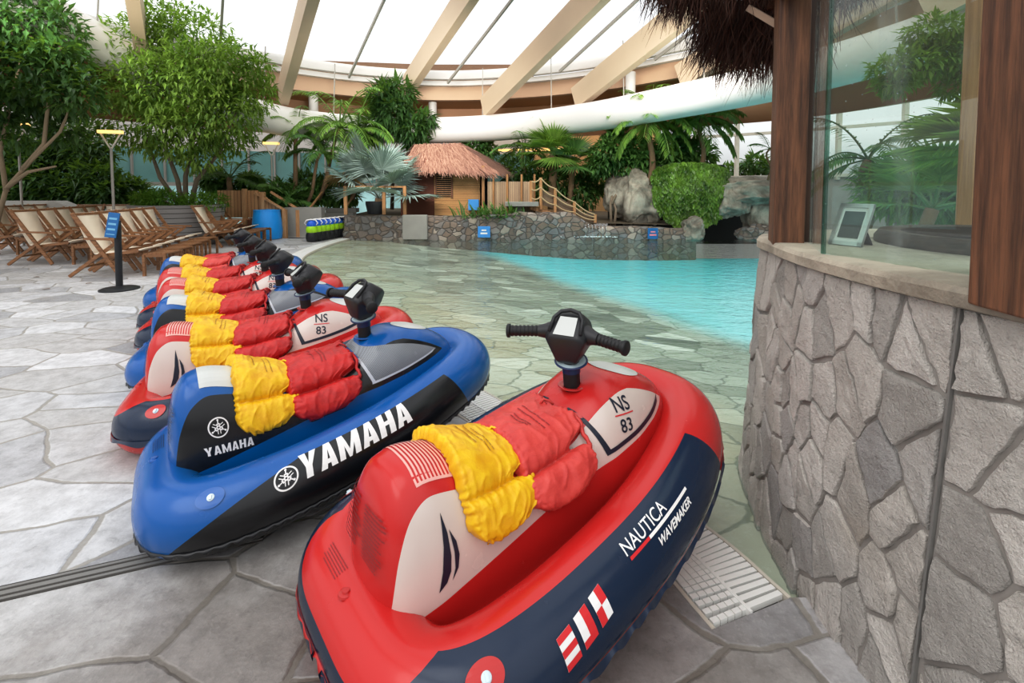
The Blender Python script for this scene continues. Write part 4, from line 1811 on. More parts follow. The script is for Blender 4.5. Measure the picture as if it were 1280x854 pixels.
# white fabric air duct
dp = [(-40, -40, 9.6), (40, 8, 10.6), (100, 42, 11.6), (200, 96, 13.3), (330, 146, 15.0), (430, 160, 16.8), (540, 163, 17.6), (640, 158, 17.2), (740, 146, 15.6), (850, 126, 13.5), (975, 100, 11.5), (1120, 60, 9.8), (1300, 0, 8.2)]
D3 = [at(*q) for q in dp]
P = [D3[0] * 2 - D3[1]] + D3 + [D3[-1] * 2 - D3[-2]]
dpts = []
for i in range(1, len(P) - 2):
    a, b, c, d = P[i - 1:i + 3]
    for k in range(8):
        t = k / 8
        dpts.append(.5 * ((2 * b) + (c - a) * t + (2 * a - 5 * b + 4 * c - d) * t * t + (3 * b - a - 3 * c + d) * t ** 3))
dt = thing('air_duct', 'long white fabric air duct curving round the hall above the palms', 'air duct', dpts[0])
mb = MB().tube([q - dpts[0] for q in dpts], .47, 28)
mb.build('tube', M_DUCT, dt, True)
for q in dpts[4::7]:
    MB().bar(q - dpts[0] + Vector((0, 0, .45)), q - dpts[0] + Vector((0, .2, 2.2)), .03, .03).build('hanger', M_MULL, dt)
# stubby white columns between duct and soffit
for k, (u, v, Y) in enumerate(((392, 138, 17.3), (541, 146, 18.9), (788, 112, 15.7))):
    c = at(u, v, Y)
    o = MB().lathe([(.16, -.9), (.16, .55)], 20).build('column', M_GUT)
    o.location = c
    tag(o, ['short white round column behind the duct at the left', 'short white round column behind the duct above the hut roof', 'short white round column behind the duct right of the palms'][k], 'column', 'short white columns')
# rear facades. left: teal restaurant glazing under a dark slab
def facade(name, pts, z0, z1, mat, wno=None):
    mb = MB()
    for a, b in zip(pts, pts[1:]):
        k = len(mb.v)
        mb.v += [Vector((a[0], a[1], z0)), Vector((b[0], b[1], z0)), Vector((b[0], b[1], z1)), Vector((a[0], a[1], z1))]
        mb.f.append((k, k + 1, k + 2, k + 3))
    return tag(mb.build(name, mat), kind='structure')
LF = [(-19, 9.), (-17.5, 15.5), (-14, 19.5), (-9.5, 21.6), (-4, 22.4), (1, 22.4)]
facade('wall_left', LF, 3.1, 4.25, M_GUT)
facade('wall_left_upper', LF, 4.25, 7.2, plain('shaded timber wall', (150, 118, 92), .6))
bpy.data.objects['wall_left_upper'].name = 'wall_left_2'
facade('window_%d' % wn, LF, 1.75, 3.1, M_TEAL); wn += 1
facade('window_%d' % wn, LF, .0, 1.6, plain('glowing pane for lit room', (170, 206, 206), .3, var=.6, vscale=1.2, emit=.45)); wn += 1  # opaque pane with its own glow, standing in for a lit room behind
mb = MB()
for (a, b) in zip(LF, LF[1:]):
    n = 5
    for i in range(n):
        t = i / n
        x, y = a[0] + (b[0] - a[0]) * t, a[1] + (b[1] - a[1]) * t - .06
        mb.box((x, y, 1.6), (.07, .07, 3.2))
    mb.bar((a[0], a[1] - .05, 1.68), (b[0], b[1] - .05, 1.68), .12, .14)
tag(mb.build('trim_%d' % tn, M_MULL), kind='structure'); tn += 1
# middle back: warm lit room behind the palms
MF = [(1, 22.4), (6.5, 21.4)]
facade('wall_far', MF, 0, 4.2, plain('warm plaster', (206, 168, 116), .8, var=.25, vscale=.6))
o = MB().bar((-1.5, 21.7, 3.2), (6.3, 20.9, 3.25), .12, .10).build('cove_light', M_LAMP)
tag(o, 'long warm light strip under the ceiling edge behind the palms', 'light')
# right: tall glazed wall with mullions and rails
RF = [(6.5, 21.4), (10.4, 18.6), (14.2, 14.6), (16.8, 9.5), (17.5, 4)]
facade('window_%d' % wn, RF, 1.9, 6.6, M_WINGLASS); wn += 1
facade('wall_right', RF, 0, 1.9, M_CONC)
mb = MB()
for (a, b) in zip(RF, RF[1:]):
    for i in range(3):
        t = i / 3
        x, y = a[0] + (b[0] - a[0]) * t, a[1] + (b[1] - a[1]) * t
        mb.box((x, y, 4.2), (.14, .14, 4.8))
    for z in (1.95, 3.65, 5.4): mb.bar((a[0], a[1] - .03, z), (b[0], b[1] - .03, z), .10, .11)
tag(mb.build('trim_%d' % tn, plain('pale mullion', (206, 200, 186), .5)), kind='structure'); tn += 1
bl = MB().bar((8.05, 20.2, 5.2), (9.0, 19.5, 5.2), .05, 1.2).build('blind', plain('beige blind', (176, 164, 146), .8))
tag(bl, 'short beige roller blind hanging in the tall rear window', 'blind')
# dunes and scrub outside the rear windows
mb = MB()
mb.grid(lambda i, j: (6 + i * 1.6, 30 - i * 1.1 + j * 3, 1.2 + .9 * fbm((i * .5, j * .7, 2)) + j * .25), 14, 5)
o = mb.build('dune', plain('sandy ground', (206, 190, 166), .9, var=.2), None, True)
tag(o, 'pale sandy ground outside the tall rear windows', 'ground')
# ================================================================== far side of the pool
YW = 14.1
# rubble retaining wall along the far edge
mb = MB()
wallpts = [(-5.0, 14.25), (-4.8, 14.05), (-3.4, 14.0), (-1.5, 14.05), (0.6, 14.0), (2.4, 14.1), (4.2, 14.0), (5.3, 14.1), (5.6, 14.6)]
WS, _ = spline2(wallpts, 90)
def topz(x):
    return .66 + (.10 * smooth01(-1.2, .4, x) - .42 * smooth01(1.6, 2.6, x) - .05 * smooth01(3.5, 5, x)) + .04 * fbm((x * 2.2, 0, 0))
def rw(i, j):
    p = WS[i]
    z = [-.8, -.05, .25, .5, .8, 1., 1., 1.][j]
    t = topz(p.x)
    f = [0, 0, 0, 0, .02, .07, .25, .4][j]
    zz = -.8 if j == 0 else -.05 if j == 1 else t * z if j < 6 else t
    return (p.x + .05 * fbm((p.x * 3, zz * 4, 1)), p.y + f + .09 * fbm((p.x * 3, zz * 3, 5)), zz)
mb.grid(rw, 90, 8)
o = mb.build('pool_retaining_wall', M_RUB, None, True)
tag(o, 'low wall of brown and grey rubble stones along the far edge of the pool', 'wall')
o = MB().box((0, 0, 0), (.72, .16, .72)).build('concrete_panel', M_CONC, bevel=.02)
o.location = at(519, 284, 13.98)
o.rotation_euler = (0, 0, .02)
tag(o, 'plain grey concrete panel in the rubble wall below the hut', 'panel')
for k, (u, v, h) in enumerate(((605, 290, .33), (816, 292, .32))):
    s = thing('depth_sign', ['pale blue sign at the waterline below the hut', 'small blue sign at the waterline under the hanging ivy'][k], 'sign', at(u, v, 13.86), 0, None)
    MB().box((0, 0, 0), (.36 - .06 * k, .03, h)).build('board', M_SIGNL if k == 0 else M_SIGNB, s, bevel=.01)
    MB().box((0, -.02, -.04), (.2, .006, .05)).box((0, -.02, .05), (.14, .006, .04)).build('marking', M_WPRINT if k == 0 else plain('pink marking', (226, 140, 150), .5), s)
# terrace ground behind the wall
mb = MB()
mb.v = [Vector(q) for q in ((-5.2, 14.3, .6), (5.6, 14.4, .36), (9, 22, .4), (-6, 22.5, .6))]
mb.f = [(0, 1, 2, 3)]
o = mb.build('floor_terrace', plain('terrace soil', (92, 80, 62), .95, var=.3))
o.name = 'floor_2'
tag(o, kind='structure')

# ------------------------------------------------------------------ thatched bamboo hut
hut = thing('hut', 'bamboo-clad hut with a reddish thatched hip roof above the pool wall', 'hut', (-1.25, 16.4, .6))
def L(u, v, Y): return at(u, v, Y) - Vector(hut.location)
x0, x1 = L(508, 240, 15.5).x, L(600, 240, 15.5).x
zb, zt = 0., L(550, 208, 15.5).z
yf = 15.5 - 16.4
MB().box(((x0 + x1) / 2 + .45, yf + .03, (zb + zt) / 2), (x1 - x0 - .9, .06, zt - zb)).build('front_wall', M_BAMBOO, hut)
MB().box(((x0 + x1) / 2 + .6, yf + 1.0, (zb + zt) / 2), (x1 - x0 - .8, .06, zt - zb)).build('rear_wall', M_DARK, hut)
MB().box((x0 + .4, yf + .5, (zb + zt) / 2), (1.2, .9, zt - zb)).build('side_room', plain('dark red-brown boards', (104, 56, 38), .7), hut)
wn0 = L(555, 232, 15.5)
m = MB().box((wn0.x, yf - .01, wn0.z), (.50, .03, .72))
m.build('window_dark_backing', M_DARK, hut)  # solid dark sheet behind the slats, the room's shade as colour
m = MB()
for i in range(11): m.box((wn0.x, yf - .03, wn0.z - .33 + i * .066), (.46, .02, .022))
m.build('window_slats', M_DECKW, hut)
m = MB()
for s in (-1, 1): m.box((wn0.x + s * .26, yf - .03, wn0.z), (.05, .05, .78))
m.box((wn0.x, yf - .03, wn0.z + .38), (.56, .05, .05))
m.build('window_frame', M_POST, hut)
px = L(604, 240, 15.2)
MB().box((px.x, px.y, (zb + zt) / 2), (.09, .09, zt - zb)).build('porch_post', M_POSTL, hut)
b2 = L(592, 256, 15.4)
MB().box((b2.x, b2.y, b2.z), (.34, .08, .34)).build('counter_panel', M_SIGNL, hut)
# hip roof of straw
e = [L(500, 212, 15.0), L(622, 217, 15.0), L(640, 214, 17.6), L(500, 205, 17.6)]
r0, r1 = L(520, 181, 16.3), L(574, 180, 16.3)
m = MB()
m.v = e + [r0, r1]
m.f = [(0, 1, 5, 4), (1, 2, 5), (2, 3, 4, 5), (3, 0, 4), (0, 3, 2, 1)]
m.build('roof_deck', plain('straw base', (128, 84, 66), .9), hut)
m = MB()
rr = random.Random(9)
for a, b, c, d in ((e[0], e[1], r0, r1), (e[1], e[2], r1, r1), (e[3], e[0], r0, r0)):
    nrm = (b - a).cross(c - a).normalized()
    if nrm.z < 0: nrm = -nrm
    for _ in range(2600):
        s, t = rr.random(), rr.random() ** 1.1
        p = a.lerp(b, s).lerp(c.lerp(d, s), t) + nrm * rr.uniform(.01, .07)
        dn = (a.lerp(b, s) - c.lerp(d, s)).normalized() + Vector((rr.gauss(0, .12), rr.gauss(0, .1), rr.gauss(0, .05)))
        sd = dn.cross(nrm).normalized() * .012
        l = rr.uniform(.18, .42)
        k = len(m.v)
        m.v += [p - sd, p + sd, p + dn * l + sd * .4 - nrm * .02, p + dn * l - sd * .4 - nrm * .02]
        m.f.append((k, k + 1, k + 2, k + 3))
o = m.build('thatch', M_THATCHR, hut)
o['kind'] = 'stuff'
# timber rail in front of the silver palm
rl = thing('timber_rail', 'low reddish timber rail on the pool wall in front of the silver palm', 'railing', at(470, 268, 14.3))
for u in (432, 480, 506): MB().box((at(u, 250, 14.3).x - rl.location.x, 0, .42), (.09, .09, .85)).build('post', M_DECKW, rl)
MB().bar((at(430, 250, 14.3).x - rl.location.x, 0, .82), (at(508, 250, 14.3).x - rl.location.x, 0, .82), .05, .05).build('rail', M_DECKW, rl)

# ------------------------------------------------------------------ bamboo screen, rope bridge
sc = thing('bamboo_screen', 'tan bamboo screen fence right of the hut', 'fence', at(638, 276, 15.0))
w = at(672, 240, 15).x - at(615, 240, 15).x
MB().box((0, 0, .0 + (at(638, 222, 15).z - sc.location.z) / 2), (w, .05, at(638, 222, 15).z - sc.location.z - .25)).build('panel', M_BFENCE, sc)
for u in (617, 634, 652, 668):
    MB().tube([(at(u, 240, 15).x - sc.location.x, -.06, -.1), (at(u, 240, 15).x - sc.location.x, -.06, 1.45)], .035, 8).build('pole', M_POSTL, sc)
br = thing('rope_bridge', 'sagging rope-railed footbridge sloping down to the rubble wall', 'bridge', at(690, 270, 14.6))
def B(u, v, Y=14.6): return at(u, v, Y) - Vector(br.location)
posts = [(664, 262, 226), (676, 262, 222), (694, 270, 235), (718, 274, 252), (744, 280, 268)]
for u, vb, vt in posts:
    MB().tube([B(u, vb), B(u, vt)], .05, 8).build('post', M_DECKW, br)
m = MB()
for k in range(4):
    (u0, b0, t0), (u1, b1, t1) = posts[k], posts[k + 1]
    for f in (.02, .3, .6):
        pts = []
        for i in range(9):
            t = i / 8
            v = (t0 + (b0 - t0) * f) * (1 - t) + (t1 + (b1 - t1) * f) * t + 2.5 * sin(pi * t)
            pts.append(B(u0 + (u1 - u0) * t, v, 14.57))
        m.tube(pts, .02, 6)
m.build('rope', M_ROPE, br)
m = MB()
m.grid(lambda i, j: B(664 + 80 * i / 20, 258 + 26 * (i / 20) ** 1.3, 14.62 + .02) + Vector((0, 0, [0, -.12][j])), 21, 2)
m.grid(lambda i, j: B(664 + 80 * i / 20, 258 + 26 * (i / 20) ** 1.3, 14.62) + Vector((0, .9 * j, 0)), 21, 2)
m.build('walkway', M_DECKW, br)
m = MB()
m.grid(lambda i, j: B(676 + 66 * i / 20, 236 + 38 * (i / 20) ** 1.2 + (20 - 8 * i / 20) * j, 14.66), 21, 2)
m.build('netting', plain('brown netting', (128, 108, 88), .9, var=.4, vscale=30), br)
cs = thing('bridge_pier', 'grey concrete slab and pillar carrying the footbridge', 'pier', at(652, 272, 14.7))
MB().box((0, 0, .42), (1.0, .8, .13)).build('slab', M_CONC, cs, bevel=.01)
MB().box((-.1, 0, .1), (.2, .3, .56)).build('pillar', M_CONC, cs, bevel=.01)

# ------------------------------------------------------------------ rocks
def rock(name, label, c, size, seed, mat, sq=.0):
    bm = bmesh.new()
    bmesh.ops.create_icosphere(bm, subdivisions=5, radius=1)
    for v in bm.verts:
        n = v.co.normalized()
        p = Vector([math.copysign(abs(q) ** (1 - sq * .5), q) for q in n])
        d = 1 + .28 * fbm(n * 1.3 + Vector((seed, 0, 0)), 1, 2) - .14 * abs(fbm(n * 2.6 + Vector((0, seed, 0)), 1, 3)) + .03 * fbm(n * 9 + Vector((seed, 3, 0)), 1, 2)
        v.co = Vector((p.x * size[0], p.y * size[1], p.z * size[2])) * d
    me = bpy.data.meshes.new(name)
    bm.to_mesh(me)
    bm.free()
    me.materials.append(mat)
    for p in me.polygons: p.use_smooth = True
    o = link(name, me)
    o.location = c
    return tag(o, label, 'rock')
rock('boulder', 'tall pale boulder left of the hanging ivy', at(800, 250, 15.2), (.62, .6, .88), 1.3, M_ROCK, .5)
rock('boulder', 'rounded pale boulder left of the tall one beside the ivy', at(774, 244, 15.6), (.5, .5, .7), 4.1, M_ROCK, .4)
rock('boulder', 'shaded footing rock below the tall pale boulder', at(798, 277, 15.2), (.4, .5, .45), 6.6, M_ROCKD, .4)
rock('rock_ledge', 'flat pale rock ledge over the dark cave at the right', at(945, 238, 14.9), (1.35, .9, .40), 8.2, M_ROCK, .7)
rock('rock_ledge', 'sloping pale rock at the left end of the cave ledge', at(908, 250, 15.0), (.55, .8, .55), 2.7, M_ROCK, .6)
rock('rock_pillar', 'pale layered rock pillar under the ledge beside the timber post', at(948, 268, 14.8), (.42, .45, .55), 3.3, M_ROCK, .7)
rock('rock_pillar', 'pale rock foot standing in the water below the ivy', at(866, 287, 14.2), (.32, .3, .36), 5.5, M_ROCK, .6)
rock('boulder', 'wide stone heap at the base of the rock pillar', at(946, 292, 14.4), (.55, .4, .25), 7.1, M_RUB, .4)
o = MB().box((0, 0, 0), (6., .2, 1.9)).build('cave_shade_panel', M_DARK)  # solid near-black panel, shade of the grotto painted on
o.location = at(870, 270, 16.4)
tag(o, 'dark panel painted as the shade of the grotto behind the rocks', 'recess')
sp = thing('water_jet', 'small white splash of water pouring from the rubble wall', 'fountain', at(744, 296, 13.9))
m = MB()
for k in range(7):
    u = -.3 + k * .1
    m.tube([(u, .05, .38), (u, -.06, .33), (u + .01, -.10, .12), (u, -.11, -.02)], [.02, .018, .024, .03], 6)
m.build('streams', m_glass('falling water', (.92, .95, .97), .1, 1.6), sp, True)
m = MB()
rw_ = random.Random(3)
for _ in range(60):
    m.lathe([(0, 0), (.02, .012), (.0, .03)], 5, (rw_.gauss(0, .28), -.14 + rw_.gauss(0, .05), 0))
m.build('foam', plain('white foam', (240, 244, 246), .6), sp, True)

# ------------------------------------------------------------------ left: deck stairs, bin, lamps, chairs, planter
st = thing('deck_stairs', 'larch-boarded stair and landing with sloping handrails behind the deck chairs', 'stairs', at(320, 298, 14.2))
def S(u, v, Y=14.2): return at(u, v, Y) - Vector(st.location)
m = MB()
pl_, pr_ = S(272, 238), S(322, 238)
k0 = S(272, 272)
m.box(((pl_.x + pr_.x) / 2, 0, (pl_.z + k0.z) / 2), (pr_.x - pl_.x, .05, pl_.z - k0.z))
m.build('landing_boards', m_planks('larch boarding', (166, 118, 76), (206, 160, 110), 0, .10), st)
m = MB()
a, b = S(322, 238), S(357, 264)
zb_ = S(322, 272)
m.v = [Vector((a.x, 0, a.z)), Vector((b.x, 0, b.z)), Vector((b.x, 0, 0.02)), Vector((a.x, 0, zb_.z - .3))]
m.f = [(0, 1, 2, 3)]
m.build('stair_boards', m_planks('larch stair boarding', (162, 116, 76), (204, 158, 110), 0, .10), st)
for u, vt in ((307, 236), (330, 240), (357, 262), (367, 263)):
    q = S(u, vt)
    MB().box((q.x, -.06 if u != 367 else .3, q.z / 2), (.11, .11, q.z)).build('newel_post', M_DECKW, st)
for dy, (u0, v0, u1, v1) in ((-.07, (320, 241, 358, 263)), (.3, (332, 240, 367, 262))):
    a, b = S(u0, v0), S(u1, v1)
    MB().bar((a.x, dy, a.z), (b.x, dy, b.z), .07, .06).build('handrail', M_DECKW, st)
m = MB()
q = S(285, 275)
m.box((q.x + .2, .1, .36), (1.5, .5, .1))
m.box((q.x + 1.0, -.08, .36), (.7, .1, .5))
m.build('bench_front', plain('brown boards', (122, 74, 50), .6), st)
bn = thing('litter_bin', 'bright blue barrel-shaped plastic bin in front of the wooden stair', 'bin', gp(334.5, 298.6))
MB().lathe([(.36, .0), (.39, .02), (.41, .25), (.39, .5), (.355, .78), (.345, .82)], 32).build('barrel', M_BIN, bn, auto=50)
MB().lathe([(.36, .815), (.355, .85), (.0, .87)], 32).build('lid', M_BIN, bn, auto=50)
def lamp(u, v, Y, base_v, label):
    c = at(u, v, Y)
    t = thing('pole_lamp', label, 'lamp', (c.x, c.y, 0), .3, 'triangular pole lamps')
    h = c.z
    MB().tube([(0, 0, 0), (0, 0, h - .35)], .028, 10).build('pole', M_MULL, t)
    m = MB()
    m.bar((0, 0, h - .38), (-.2, 0, h), .03, .03).bar((0, 0, h - .38), (.2, 0, h), .03, .03)
    m.build('bracket', M_LAMPF, t)
    m = MB().box((0, 0, h + .02), (.46, .12, .07))
    m.build('light_bar', M_LAMP, t)
    return t
lamp(138, 166, 11.0, 0, 'triangular pole lamp glowing left of the big planter tree')
lamp(339, 180, 15.2, 0, 'triangular pole lamp above the wooden stair')
lamp(22, 156, 12.2, 0, 'triangular pole lamp half hidden in the left tree')
# round planter
plc = (-8.75, 12.6, 0)
pt = thing('planter', 'large round grey concrete planter holding the bushy tree', 'planter', plc)
MB().lathe([(.86, 0), (.98, .5), (1.07, 1.0), (1.10, 1.04), (1.0, 1.04), (.98, .9), (.0, .92)], 56).build('tub', M_PLANTER, pt, auto=40)
# left retaining wall with a sloping top
m = MB()
a, b = at(-60, 262, 13.2), at(72, 262, 13.2)
m.v = [Vector((-17, 13.2, 0)), Vector((-11.2, 13.2, 0)), Vector((-11.2, 13.2, .55)), Vector((-12.6, 13.2, 1.12)), Vector((-17, 13.2, 1.12)),
       Vector((-17, 13.6, 0)), Vector((-11.2, 13.6, 0)), Vector((-11.2, 13.6, .55)), Vector((-12.6, 13.6, 1.12)), Vector((-17, 13.6, 1.12))]
m.f = [(0, 1, 2, 3, 4), (9, 8, 7, 6, 5), (0, 5, 6, 1), (1, 6, 7, 2), (2, 7, 8, 3), (3, 8, 9, 4)]
o = m.build('planting_wall', M_CONC)
tag(o, 'low grey wall with a sloping end behind the left deck chairs', 'wall')
# far stone steps between stair and rubble wall
ss = thing('stone_steps', 'grey stone steps with sloping rails rising beyond the row of sea scooters', 'steps', at(412, 290, 14.9))
for k in range(5):
    MB().box((0, .3 * k, .07 + .14 * k), (1.0, .34, .14)).build('step', M_CONC, ss, bevel=.01)
for s in (-1, 1): MB().bar((s * .55, -.1, .75), (s * .55, 1.4, 1.5), .04, .05).build('handrail', M_DECKW, ss)
o = MB().box((0, 0, .45), (1.2, .3, .9)).build('wall_block', M_CONC)
o.location = (at(380, 290, 14.6).x, 14.6, 0)
tag(o, 'short grey concrete wall beside the wooden stair foot', 'wall')

# ------------------------------------------------------------------ deck chairs
def make_chair():
    t = thing('deck_chair', None, 'deck chair')
    for s in (-1, 1):
        y = s * .28
        MB().bar((-.52, y, 1.04), (.16, y, .015), .03, .055).build('leg', M_TEAK, t)
        MB().bar((-.62, y * .9, .015), (.16, y * .9, .60), .03, .05).build('leg', M_TEAK, t)
        MB().bar((-.34, y * 1.06, .63), (.26, y * 1.06, .61), .06, .03).build('armrest', M_TEAK, t)
        MB().bar((-.26, y * .8, .33), (.42, y * .8, .42), .03, .05).build('seat_rail', M_TEAK, t)
    MB().bar((-.50, -.3, 1.02), (-.50, .3, 1.02), .04, .04).build('cross_bar', M_TEAK, t)
    MB().bar((-.45, -.26, .16), (-.45, .26, .16), .04, .03).build('cross_bar', M_TEAK, t)
    m = MB()
    m.grid(lambda i, j: (-.25 - .26 * i / 9 - .03 * sin(pi * i / 9), -.24 + .48 * j, .38 + .66 * i / 9), 10, 2)
    m.build('back_canvas', M_CANVAS, t, True).modifiers.new('t', 'SOLIDIFY').thickness = .012
    m = MB()
    m.grid(lambda i, j: (-.25 + .76 * i / 9, -.235 + .47 * j, .37 + .08 * i / 9 - .05 * sin(pi * i / 9) + .02), 10, 2)
    m.build('seat_canvas', M_CANVAS, t, True).modifiers.new('t', 'SOLIDIFY').thickness = .02
    f = MB()
    for k in range(5): f.box((.52 + k * .07, 0, .365), (.055, .48, .02))
    for s in (-1, 1): f.box((.66, s * .23, .335), (.36, .03, .05))
    ft = f.build('footrest', M_TEAK, t)
    for x in (.50, .82):
        for s in (-1, 1): MB().box((x, s * .24, .175), (.04, .04, .35)).build('footrest_leg', M_TEAK, t)
    return t
ch0 = make_chair()
km = kid_map()
first = True
ORD = ['nearest', 'second', 'third', 'fourth', 'fifth', 'sixth']
def chairs(x, y, rz, n, dx, dy, lab, group):
    global first
    for k in range(n):
        o = ch0 if first else copy_tree(ch0, km)
        first = False
        o.location = (x + dx * k, y + dy * k, 0)
        o.rotation_euler = (0, 0, radians(rz))
        tag(o, 'wooden deck chair with cream canvas, %s %s' % (ORD[k], lab), 'deck chair', group)
chairs(-6.55, 8.0, 6, 5, -.215, .60, 'in the row behind the black sign stand', 'deck chairs behind the sign stand')
chairs(-8.85, 9.25, 6, 5, -.215, .58, 'in the row left of the sign stand', 'deck chairs left of the sign stand')
chairs(-11.3, 10.6, 6, 5, -.25, .60, 'in the row at the left edge', 'deck chairs at the left edge')
chairs(-7.28, 11.95, 6, 3, -.13, .55, 'in the row right of the round planter', 'deck chairs right of the planter')
chairs(-10.9, 12.1, -75, 4, .58, .12, 'in the back row before the round planter', 'deck chairs in the back row')
# sign stand
sg = thing('sign_stand', 'black post stand with a tilted blue notice board on the paving', 'sign stand', gp(149.5, 362))
MB().lathe([(.235, 0), (.235, .015), (.20, .03), (.05, .045), (.03, .06)], 32).build('base', M_STAND, sg, auto=30)
MB().tube([(0, 0, .04), (.01, 0, .98)], .042, 16).build('post', M_STAND, sg, auto=50)
bd_ = MB().box((0, 0, 0), (.16, .015, .35)).build('notice_board', M_SIGNB, sg, bevel=.004)
bd_.location = (-.02, -.05, .92)
bd_.rotation_euler = (radians(-8), radians(6), 0)
t = MB()
for k in range(3): t.box((0, -.0085, .09 - k * .075), (.11, .002, .028))
t.box((0, -.0085, -.13), (.12, .002, .012))
t.build('notice_lines', plain('pale blue notice print', (120, 176, 206), .5), bd_)
# handheld sea scooters parked at the far pool edge
def sea_scooter():
    t = thing('sea_scooter', None, 'sea scooter')
    M1 = Matrix.Rotation(.25, 4, 'X')
    MB().lathe([(.0, .0), (.13, .02), (.155, .10), (.155, .2), (.13, .26)], 20, (0, 0, 0)).build('propeller_guard', M_STAND, t, auto=40)
    MB().lathe([(.12, .24), (.15, .30), (.15, .38), (.12, .44)], 20).build('body', plain('lime plastic', (170, 220, 30), .35), t, auto=40)
    MB().lathe([(.12, .42), (.135, .48), (.10, .56), (.05, .60), (.0, .61)], 20).build('nose', plain('sea blue plastic', (36, 104, 206), .35), t, auto=40)
    MB().tube([(-.10, -.02, .45), (-.17, -.05, .52), (-.12, -.06, .60), (0, -.07, .62), (.12, -.06, .60), (.17, -.05, .52), (.10, -.02, .45)], .018, 8).build('handle', M_WPRINT, t, True)
    return t
s0 = sea_scooter()
km = kid_map()
for k in range(8):
    o = s0 if k == 0 else copy_tree(s0, km)
    q = gp(390 + k * 5.6, 302.5 - k * 1.0)
    o.location = (q.x, q.y, 0)
    o.rotation_euler = (0, 0, .2 + .1 * k)
    tag(o, 'blue and lime handheld sea scooter, %s in the line at the far pool edge' % ['nearest', 'second', 'third', 'fourth', 'fifth', 'sixth', 'seventh', 'farthest'][k], 'sea scooter', 'handheld sea scooters at the pool edge')
# ================================================================== plants
pr = random.Random(42)


def leaf_quad(mb, p, d, up, l, w, fold=.25):
    """a pointed leaf: two halves folded along the midrib"""
    sd = d.cross(up)
    if sd.length < 1e-4: sd = d.orthogonal()
    sd.normalize()
    n = sd.cross(d).normalized()
    k = len(mb.v)
    m = p + d * l * .45
    mb.v += [p, m + sd * w / 2 + n * w * fold, p + d * l - n * l * .12, m - sd * w / 2 + n * w * fold, m]
    mb.f += [(k, k + 4, k + 1), (k + 4, k + 2, k + 1), (k, k + 3, k + 4), (k + 4, k + 3, k + 2)]


def rdir(r): 
    z = r.uniform(-1, 1)
    a = r.uniform(0, 2 * pi)
    s = sqrt(1 - z * z)
    return Vector((s * cos(a), s * sin(a), z))


def crown(mb, blobs, n, l, w, r, droop=.4, shell=.55):
    tot = sum(b[1] ** 2 for b in blobs)
    for c, rad, *sq in blobs:
        k = int(n * rad * rad / tot)
        sz = sq[0] if sq else .8
        for _ in range(k):
            q = rdir(r)
            f = shell + (1 - shell) * r.random() ** .6
            f *= 1 + .22 * fbm(q * 2.2 + Vector((c.x, c.y, c.z)), 1, 2)
            p = c + Vector((q.x * rad, q.y * rad, q.z * rad * sz)) * f
            d = (q * .8 + rdir(r) * .9 + Vector((0, 0, -droop))).normalized()
            leaf_quad(mb, p, d, Vector((0, 0, 1)), l * r.uniform(.6, 1.25), w * r.uniform(.7, 1.2))


def tree(label, base, stems, blobs, n, l, w, mat, bark=None, seed=1, cat='tree', name='leafy_tree', group=None, thick=.07):
    r = random.Random(seed)
    t = thing(name, label, cat, base, 0, group)
    B = Vector(base)
    mb = MB()
    for s in stems:
        pts = [Vector(q) - B for q in s]
        k = len(pts)
        mb.tube(pts, [thick * (1 - .6 * i / (k - 1)) for i in range(k)], 9)
    mb.build('trunk', bark or M_BARK, t, True)
    mb = MB()
    crown(mb, [(Vector(b[0]) - B, *b[1:]) for b in blobs], n, l, w, r)
    mb.build('foliage', mat, t)
    return t


def frond(mb, o, az, el, L, n, ll, lw, droop, r, stem=None):
    """feather leaf: arching rib with leaflets on both sides"""
    p = Vector(o)
    d = Vector((cos(az) * cos(el), sin(az) * cos(el), sin(el)))
    st = L / n
    pts = [p.copy()]
    for i in range(n):
        f = i / n
        d = (d + Vector((0, 0, -droop * st * (1.0 + 1.5 * f)))).normalized()
        p = p + d * st
        pts.append(p.copy())
        if f > .12:
            sd = d.cross(Vector((0, 0, 1)))
            if sd.length < .05: sd = Vector((sin(az), -cos(az), 0))
            sd.normalize()
            k = ll * (1 - .6 * abs(f - .45) * 1.4) * r.uniform(.85, 1.1)
            for s in (-1, 1):
                q = (sd * s * .85 + d * .55 + Vector((0, 0, -.22 - .25 * r.random()))).normalized()
                leaf_quad(mb, p, q, Vector((0, 0, 1)), k, lw, .15)
    (stem or mb).tube(pts, [.018 * L / 1.5 * (1 - .7 * i / n) + .003 for i in range(n + 1)], 5)


def palm(label, base, top, nf, L, seed, mat=None, el=(.2, 1.3), droop=.55, ll=.38, lw=.055, lean=None, group=None, bark=True, thick=.08, n=26):
    r = random.Random(seed)
    t = thing('feather_palm', label, 'palm', base, 0, group)
    B, T = Vector(base), Vector(top)
    if (T - B).length > .15:
        pts = [(T - B) * (i / 8) + Vector((.06 * sin(i * .7), .05 * cos(i), 0)) * (1 if 0 < i < 8 else 0) for i in range(9)]
        MB().tube(pts, [thick * (1.15 - .3 * i / 8) for i in range(9)], 10).build('trunk', M_PBARK, t, True)
    for k in range(nf):
        mb = MB()
        a = 2 * pi * (k * .381966) + r.uniform(-.2, .2)
        e = el[0] + (el[1] - el[0]) * (k / max(1, nf - 1)) + r.uniform(-.1, .1)
        frond(mb, T - B, a, e, L * r.uniform(.8, 1.1), n, ll, lw, droop, r)
        mb.build('frond', mat or M_L_PALM, t)
    return t


